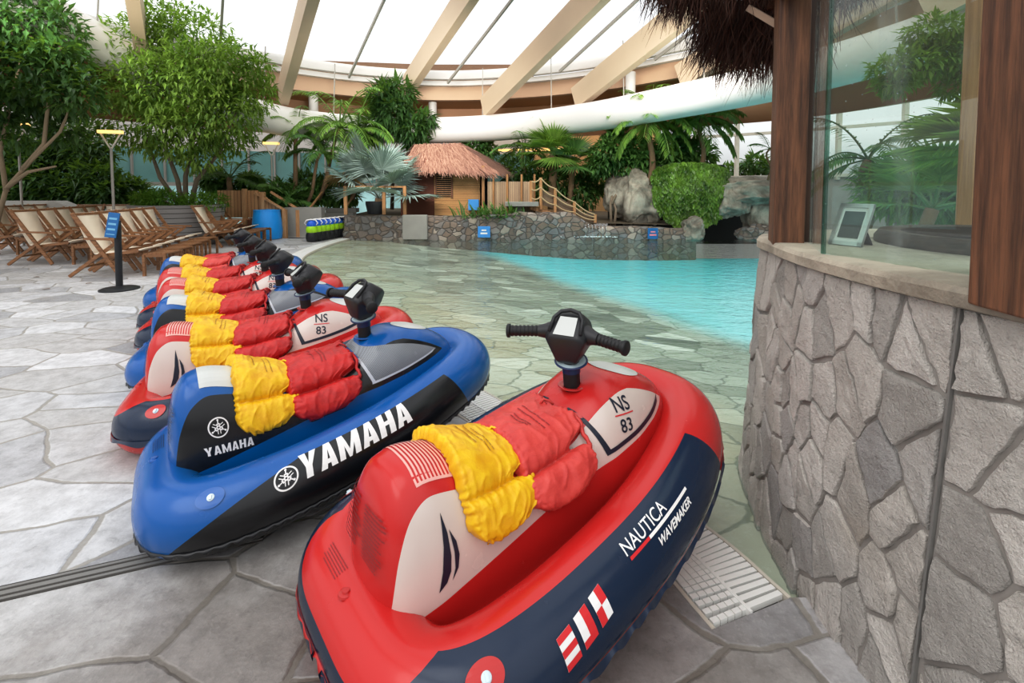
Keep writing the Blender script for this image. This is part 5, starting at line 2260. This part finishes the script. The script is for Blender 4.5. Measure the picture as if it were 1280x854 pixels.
def fan_leaf(mb, o, az, el, pet, R, seg, r, spread=2.5, wd=1.):
    d = Vector((cos(az) * cos(el), sin(az) * cos(el), sin(el)))
    e = Vector(o) + d * pet
    mb.tube([Vector(o), Vector(o) + d * pet * .5 + Vector((0, 0, .03 * pet)), e], [.022, .018, .012], 6)
    sd = d.cross(Vector((0, 0, 1))).normalized()
    n = sd.cross(d).normalized()
    tilt = r.uniform(.1, .5)
    for i in range(seg):
        a = -spread / 2 + spread * i / (seg - 1)
        q = d * cos(a) + sd * sin(a) + n * (-.10 + tilt * (1 - abs(a) / spread) * .2)
        q.normalize()
        ww = wd * R * spread / seg * .62
        s2 = q.cross(n).normalized()
        k = len(mb.v)
        m = e + q * R * .55
        tip = e + q * R * r.uniform(.9, 1.05) - Vector((0, 0, R * r.uniform(.05, .16)))
        mb.v += [e, m + s2 * ww / 2 + n * .01, tip, m - s2 * ww / 2 + n * .01, m - n * .015]
        mb.f += [(k, k + 4, k + 1), (k + 4, k + 2, k + 1), (k, k + 3, k + 4), (k + 4, k + 3, k + 2)]


def fan_palm(label, base, top, leaves, pet, R, seg, seed, mat, el=(.0, 1.35), trunk=.1, azr=None, group=None, spread=2.5):
    r = random.Random(seed)
    t = thing('fan_palm', label, 'palm', base, 0, group)
    B, T = Vector(base), Vector(top)
    if (T - B).length > .1: MB().tube([Vector((0, 0, 0)), (T - B) * .5, T - B], [trunk * 1.1, trunk, trunk], 12).build('trunk', M_PBARK, t, True)
    for k in range(leaves):
        mb = MB()
        a = (2 * pi * k * .381966) if azr is None else azr[0] + (azr[1] - azr[0]) * r.random()
        e = el[0] + (el[1] - el[0]) * ((k + .5) / leaves) + r.uniform(-.12, .12)
        fan_leaf(mb, T - B, a, e, pet * r.uniform(.7, 1.15), R * r.uniform(.8, 1.1), seg, r, spread)
        mb.build('frond', mat, t)
    return t


def tuft(label, base, n, L, w, mat, seed, name='strap_plant', cat='plant', group=None, spread=.3):
    """arching strap leaves from a clump"""
    r = random.Random(seed)
    t = thing(name, label, cat, base, 0, group)
    mb = MB()
    for _ in range(n):
        a = r.uniform(0, 2 * pi)
        o = Vector((r.gauss(0, spread), r.gauss(0, spread * .4), 0))
        e = r.uniform(.5, 1.4)
        d = Vector((cos(a) * cos(e), sin(a) * cos(e), sin(e)))
        l = L * r.uniform(.6, 1.15)
        k = len(mb.v)
        sd = Vector((-sin(a), cos(a), 0)) * w / 2
        p = o
        for i in range(5):
            ww = sd * (1, 1.1, .9, .6, .05)[i]
            mb.v += [p - ww, p + ww]
            d = (d + Vector((0, 0, -.28))).normalized()
            p = p + d * l / 4
        for i in range(4): mb.f.append((k + 2 * i, k + 2 * i + 1, k + 2 * i + 3, k + 2 * i + 2))
    mb.build('leaves', mat, t)
    return t


def bush(label, c, blobs, n, l, w, mat, seed, name='shrub', cat='shrub', group=None):
    r = random.Random(seed)
    t = thing(name, label, cat, c, 0, group)
    mb = MB()
    C = Vector(c)
    crown(mb, [(Vector(b[0]) - C, *b[1:]) for b in blobs], n, l, w, r, .2, .35)
    mb.build('foliage', mat, t)
    mb = MB()
    for b in blobs:
        q = Vector(b[0]) - C
        mb.tube([Vector((q.x * .3, q.y * .3, 0)), q * .6, q], [.03, .022, .012], 6)
    mb.build('stems', M_BARK, t, True)
    return t


def A(u, v, Y): return at(u, v, Y)


def R_(px, Y): return px * Y / F_PX


# tree in the round planter
Yp = 12.75
bl = []
for u, v, rp, dy in ((190, 60, 48, 0), (240, 55, 52, .3), (285, 90, 44, 0), (170, 105, 40, -.3), (220, 110, 55, -.6), (270, 140, 50, -.2), (310, 115, 34, .3),
                     (178, 150, 44, -.3), (225, 160, 46, -.6), (285, 168, 32, .2), (255, 85, 40, -.6), (200, 25, 26, .2), (150, 85, 26, 0), (320, 85, 22, .3), (250, 195, 22, -.3)):
    bl.append((A(u, v, Yp + dy), R_(rp, Yp), .85))
stems = [[(-8.75, 12.75, .9), A(222, 225, Yp), A(205, 180, Yp), A(190, 110, Yp)], [(-8.65, 12.7, .9), A(232, 220, Yp), A(245, 160, Yp), A(260, 100, Yp)],
         [(-8.6, 12.8, .9), A(246, 225, Yp), A(275, 190, Yp), A(295, 140, Yp)], [(-8.8, 12.8, .9), A(200, 222, Yp), A(182, 170, Yp)]]
tree('dense green bushy tree growing from the round concrete planter', (-8.7, 12.75, .9), stems, bl, 12500, .22, .07, M_L_FIC, seed=2)
bush('low bright green shrubs spilling over the rim of the round planter', (-8.7, 12.7, .92), [((-9.3, 12.3, 1.12), .42, .6), ((-8.7, 12.0, 1.15), .45, .6), ((-8.05, 12.3, 1.1), .4, .6), ((-9.6, 12.8, 1.1), .4, .6), ((-7.95, 12.8, 1.1), .35, .6)], 2400, .17, .05, M_L_FERN, 4)
# tall tree at the left edge with a pale forking trunk
Yl = 10.0
bl = [(A(u, v, Yl + dy), R_(rp, Yl), .8) for u, v, rp, dy in ((0, 20, 52, 0), (50, 40, 48, .2), (20, 90, 46, -.2), (75, 75, 34, 0), (-40, 60, 50, 0), (95, 120, 30, 0), (55, 120, 34, .3), (-20, 130, 44, 0), (10, -30, 50, .3), (110, 100, 16, 0), (30, 165, 26, .3), (80, 165, 22, .5))]
stems = [[(-10.8, 10.0, .6), A(8, 235, Yl), A(40, 200, Yl), A(75, 165, Yl), A(92, 125, Yl)], [A(28, 212, Yl), A(55, 180, Yl), A(60, 130, Yl), A(50, 80, Yl)], [A(8, 235, Yl), A(35, 215, Yl), A(70, 208, Yl)], [A(8, 240, Yl), A(0, 190, Yl), A(15, 120, Yl), A(30, 60, Yl)]]
tree('tall leafy tree with pale forking branches at the left edge', (-10.8, 10.0, .6), stems, bl, 5600, .24, .10, M_L_DARK, plain('pale branch bark', (152, 134, 108), .9), 3, thick=.05)
# dark shrubbery behind the left deck chairs
g = 'dark shrubs behind the deck chairs'
for k, (u, v, rp, Y, lb) in enumerate(((20, 222, 34, 14.8, 'at the far left'), (75, 228, 36, 15.0, 'behind the sloping wall end'), (120, 226, 26, 14.8, 'below the glowing pole lamp'), (165, 242, 20, 15.2, 'left of the planter'), (100, 180, 36, 15.4, 'taller one below the duct'), (45, 180, 36, 15.4, 'behind the forking branches'))):
    bush('dark green shrub mass ' + lb, A(u, v + rp * .8, Y), [(A(u, v, Y), R_(rp, Y), .9), (A(u - 14, v + 12, Y + .2), R_(rp * .7, Y), .8), (A(u + 14, v + 14, Y - .2), R_(rp * .7, Y), .8)], 1500, .30, .11, M_L_DARK, 20 + k, group=g)
# shrubs and small palms between planter and stair
for k, (u, v, rp, Y, lb) in enumerate(((268, 226, 14, 16.5, 'behind the landing boards'), (312, 230, 13, 16.8, 'behind the stair newel'), (350, 245, 20, 15.4, 'right of the stair handrail'), (385, 235, 22, 16.4, 'above the short concrete wall'), (420, 238, 20, 16.8, 'above the stone steps'))):
    bush('leafy dark shrub ' + lb, A(u, v + rp, Y), [(A(u, v, Y), R_(rp, Y), .8), (A(u + 12, v + 8, Y), R_(rp * .7, Y), .8)], 900, .34, .10, M_L_TROP if k > 1 else M_L_DARK, 40 + k, group='shrubs beside the wooden stair')
palm('low feather palm arching behind the landing boards', A(285, 240, 15.8), A(288, 222, 15.8), 9, 1.5, 51, M_L_DARK, (.1, 1.1), .5)
palm('young feather palm right of the stair', A(360, 262, 15.2), A(362, 250, 15.2), 10, 1.1, 52, M_L_TROP, (.2, 1.2), .6)
# slender palms left of the silver palm
g = 'slender feather palms left of the silver palm'
palm('slender feather palm with a tall thin trunk left of the silver palm', A(366, 245, 15.6), A(372, 165, 15.6), 11, 1.35, 61, M_L_PALM, (-.1, 1.2), .75, .40, .06, group=g, thick=.07)
palm('slender feather palm second from the stair, leaning right', A(398, 250, 15.8), A(425, 160, 15.8), 14, 1.9, 62, M_L_PALM, (-.2, 1.25), .6, .46, .06, group=g, thick=.06)
palm('slender feather palm with bright fronds above the silver palm', A(440, 250, 16.2), A(446, 165, 16.2), 14, 1.9, 63, M_L_PALM, (-.1, 1.3), .55, .46, .06, group=g, thick=.07)
palm('shorter feather palm half hidden left of the silver palm', A(385, 252, 15.4), A(400, 192, 15.4), 10, 1.3, 64, M_L_TROP, (0, 1.2), .7, .38, .06, group=g, thick=.05)
# dark tree with large drooping leaves above the hut
bl = [(A(u, v, 17), R_(rp, 17), .8) for u, v, rp in ((490, 140, 24), (515, 160, 20), (480, 120, 18), (500, 115, 16), (530, 150, 12), (470, 160, 20), (520, 180, 12))]
tree('dark tree with drooping leaf tufts rising behind the hut', A(490, 262, 17), [[A(490, 262, 17), A(492, 200, 17), A(498, 150, 17)]], bl, 2600, .42, .12, M_L_DARK, seed=71)
# silver fan palm on the pool wall
fan_palm('large silver-blue fan palm in a dark pot on the pool wall', A(472, 266, 14.75), A(474, 248, 14.75), 13, 1.0, 1.2, 36, 81, M_L_SILV, (.05, 1.35), .12, spread=3.7)
o = MB().lathe([(.0, 0), (.24, 0), (.30, .30), (.30, .38), (.0, .36)], 24).build('plant_pot', M_STAND)
o.location = A(470, 267.5, 14.5)
tag(o, 'dark round pot at the foot of the silver palm', 'pot')
fan_palm('dried brown fan palm leaves left of the silver palm', A(432, 240, 15.2), A(432, 215, 15.2), 4, .35, .6, 14, 82, M_L_DRY, (-.6, .1), .05)
# strap plants on the wall
for k, (u, v, lb) in enumerate(((600, 268, 'in front of the hut porch post'), (628, 268, 'beside the bamboo screen'))):
    tuft('dark strap-leaved plant ' + lb, A(u, v + 4, 14.25), 90, .62, .05, M_L_TROP, 90 + k, group='strap plants on the pool wall')
# plants behind hut and screen
bush('bushy broadleaf shrub showing above the hut roof', A(592, 205, 18), [(A(592, 182, 18), R_(20, 18), .9), (A(610, 190, 18), R_(12, 18), .8)], 700, .30, .13, M_L_TROP, 95)
fan_palm('fan palm with a shaggy trunk above the bamboo screen', A(690, 262, 16.4), A(692, 192, 16.4), 18, .5, .95, 22, 83, M_L_PALM, (-.5, 1.4), .14)
palm('feather palm behind the bamboo screen at the left', A(655, 250, 17), A(655, 185, 17), 11, 1.4, 65, M_L_TROP, (-.1, 1.2), .6)
fan_palm('drooping fan palm right of the shaggy-trunked one', A(712, 262, 16.2), A(716, 205, 16.2), 11, .5, .8, 20, 84, M_L_TROP, (-.6, 1.1), .1)
bush('dark shrub mass behind the rope bridge', A(670, 250, 17.2), [(A(650, 215, 17.2), R_(24, 17), .9), (A(690, 230, 17), R_(26, 17), .9), (A(725, 240, 16.6), R_(22, 17), .9), (A(745, 225, 17), R_(22, 17), .9)], 2600, .32, .10, M_L_DARK, 96)
bl = [(A(u, v, 15.6), R_(rp, 15.6), .9) for u, v, rp in ((765, 190, 24), (750, 205, 16), (785, 205, 20), (770, 175, 16), (795, 185, 16))]
tree('small leafy tree with a pale twisted trunk before the boulders', A(764, 280, 14.9), [[A(764, 282, 14.9), A(763, 255, 15.), A(768, 235, 15.4), A(766, 200, 15.6)], [A(764, 255, 15.), A(775, 235, 15.3), A(785, 210, 15.6)], [A(768, 282, 14.9), A(770, 262, 15.), A(764, 245, 15.2)]], bl, 2600, .24, .11, M_L_TROP, seed=72, thick=.05)
palm('tall feather palm over the boulders with arching fronds', A(812, 232, 14.9), A(815, 150, 14.9), 25, 1.55, 66, M_L_PALM, (-.4, 1.3), .62, .50, .06, thick=.09)
palm('tall feather palm right above the hanging ivy', A(876, 215, 14.7), A(878, 148, 14.7), 22, 1.35, 67, M_L_TROP, (-.4, 1.3), .62, .50, .06, thick=.07)
bush('broadleaf shrubs between the two tall palms', A(835, 215, 15.4), [(A(840, 190, 15.4), R_(24, 15), .9), (A(810, 200, 15.4), R_(20, 15), .9), (A(870, 195, 15.4), R_(20, 16), .9)], 1800, .34, .13, M_L_TROP, 97)
# ivy curtain
t = thing('hanging_ivy', 'thick curtain of bright green ivy hanging over the rocks above the pool', 'ivy', A(864, 280, 14.5))
mb = MB()
r = random.Random(12)
B = Vector(t.location)
for _ in range(7600):
    u, f = r.uniform(-1, 1), r.random()
    lo = 282 - 12 * u * u - 16 * smooth01(.5, 1., abs(u)) + 8 * fbm((u * 5, 0, 3))
    hi = 202 + 10 * abs(u) ** 3
    v = hi + (lo - hi) * f
    bul = sqrt(max(0, 1 - u * u)) * .55 + .12 * fbm((u * 3, f * 3, 1), 1, 2)
    p = A(864 + 47 * u, v, 14.75 - bul * (.5 + .5 * sin(pi * min(1, f * 1.2)))) - B
    d = Vector((r.gauss(0, .35), -.35 + r.gauss(0, .3), -1)).normalized()
    leaf_quad(mb, p, d, Vector((r.gauss(0, .4), -1, .3)), .17 * r.uniform(.6, 1.2), .12, .1)
mb.build('foliage', M_L_IVY, t)
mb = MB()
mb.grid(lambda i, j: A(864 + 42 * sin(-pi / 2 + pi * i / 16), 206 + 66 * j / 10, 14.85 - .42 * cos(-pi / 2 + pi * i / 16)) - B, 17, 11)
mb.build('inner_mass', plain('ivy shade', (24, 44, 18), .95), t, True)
# outside scrub behind the rear glass
for k, (u, v, rp, Y, lb) in enumerate(((915, 215, 14, 24, 'left'), (945, 205, 16, 23, 'middle'), (975, 212, 16, 22, 'right'))):
    bush('dark scrub outside the tall rear windows, %s clump' % lb, A(u, v + rp, Y), [(A(u, v, Y), R_(rp, Y), .6), (A(u + 12, v + 4, Y), R_(rp * .7, Y), .6)], 420, .4, .14, M_L_DARK, 110 + k, group='scrub outside the windows')
palm('small palm hanging beside the timber post in the window', A(960, 225, 14.0), A(962, 186, 14.0), 7, .8, 68, M_L_DARK, (-.2, 1.1), .9, .2, .04, thick=.03)
# plants seen through the kiosk glass
fan_palm('green fan palm with wide leaves seen through the kiosk glass', at(1262, 300, 5.2), at(1250, 190, 5.2), 6, .4, .72, 24, 85, M_L_PALM, (-.2, .8), .08, (2.5, 4.0))
fan_palm('fan palm with silvery leaves low behind the kiosk glass', at(1150, 300, 6.5), at(1165, 262, 6.5), 9, .5, .8, 22, 86, M_L_TROP, (0., 1.2), .08)
bl = [(at(u, v, 6.5), R_(rp, 6.5), .6) for u, v, rp in ((1130, 85, 34), (1180, 70, 40), (1230, 60, 46), (1120, 105, 20), (1210, 105, 30), (1270, 90, 40), (1170, 40, 30), (1260, 30, 40))]
tree('fine-leaved tree hanging over the kiosk at the upper right', at(1300, 300, 6.5), [[at(1300, 300, 6.5), at(1290, 180, 6.5), at(1240, 90, 6.5)], [at(1290, 180, 6.5), at(1200, 90, 6.5), at(1140, 90, 6.5)]], bl, 5200, .15, .045, M_L_FIC, seed=73)
for k, (u, v, rp, Y, lb) in enumerate(((1110, 235, 34, 8.5, 'left'), (1160, 240, 34, 8, 'middle'), (1210, 250, 36, 7.5, 'right'))):
    bush('green undergrowth behind the kiosk glass, %s clump' % lb, at(u, 300, Y), [(at(u, v, Y), R_(rp, Y), .8), (at(u + 20, v + 16, Y), R_(rp * .8, Y), .8)], 1400, .26, .07, M_L_TROP if k else M_L_FERN, 120 + k, group='undergrowth behind the kiosk')
palm('feather palm behind the kiosk glass by the timber post', at(1080, 300, 9), at(1085, 200, 9), 11, 1.6, 69, M_L_DARK, (-.3, 1.2), .7, .4, .05)
# ================================================================== light
SC.view_settings.view_transform = 'Standard'
SC.view_settings.look = 'None'
SC.view_settings.exposure = 0.0
w = bpy.data.worlds.new('overcast sky')
SC.world = w
w.use_nodes = True
t = w.node_tree
t.nodes.clear()
out = t.nodes.new('ShaderNodeOutputWorld')
bg = t.nodes.new('ShaderNodeBackground')
tc = t.nodes.new('ShaderNodeTexCoord')
sx = t.nodes.new('ShaderNodeSeparateXYZ')
mr = t.nodes.new('ShaderNodeValToRGB')
cr = mr.color_ramp
cr.elements[0].position, cr.elements[0].color = .0, (.30, .29, .28, 1)
cr.elements[1].position, cr.elements[1].color = 1., (1.62, 1.66, 1.72, 1)
e = cr.elements.new(.10)
e.color = (1.02, 1.03, 1.05, 1)
e = cr.elements.new(.42)
e.color = (1.25, 1.27, 1.31, 1)
t.links.new(tc.outputs['Generated'], sx.inputs[0])
t.links.new(sx.outputs['Z'], mr.inputs[0])
t.links.new(mr.outputs[0], bg.inputs[0])
bg.inputs[1].default_value = 1.0
t.links.new(bg.outputs[0], out.inputs[0])
ld = bpy.data.lights.new('skylight_sun', 'SUN')
ld.energy = 1.2
ld.angle = radians(50)
ld.color = (1, .98, .95)
lo = link('skylight_sun', ld)
lo.rotation_euler = (radians(28), radians(-22), 0)
for k, (x, y, z, tx, e) in enumerate(((-8.5, 8.5, 5.0, -10.5, 70), (-2.5, 10.5, 5.0, -3.0, 170), (3.5, 10.0, 5.0, 4.0, 100))):  # added lamps, not fittings of the hall: they brighten plants, duct and ceiling
    ad = bpy.data.lights.new('background_fill', 'AREA')
    ad.shape = 'RECTANGLE'
    ad.size, ad.size_y = 3.2, .6
    ad.energy = e
    ad.spread = radians(95)
    ad.color = (1, .97, .92)
    ao = link('background_fill', ad)
    ao.location = (x, y, z)
    d = Vector((tx, 16.5, 3.2)) - Vector((x, y, z))
    ao.rotation_euler = d.to_track_quat('-Z', 'Y').to_euler()
SC.cycles.max_bounces = 8
SC.cycles.transparent_max_bounces = 16
SC.cycles.use_denoising = True
SC.cycles.sample_clamp_indirect = 6.0

vs = SC.view_settings
vs.use_curve_mapping = True
cm = vs.curve_mapping
c = cm.curves[3]
c.points.new(.22, .185)
c.points.new(.72, .75)
cm.update()
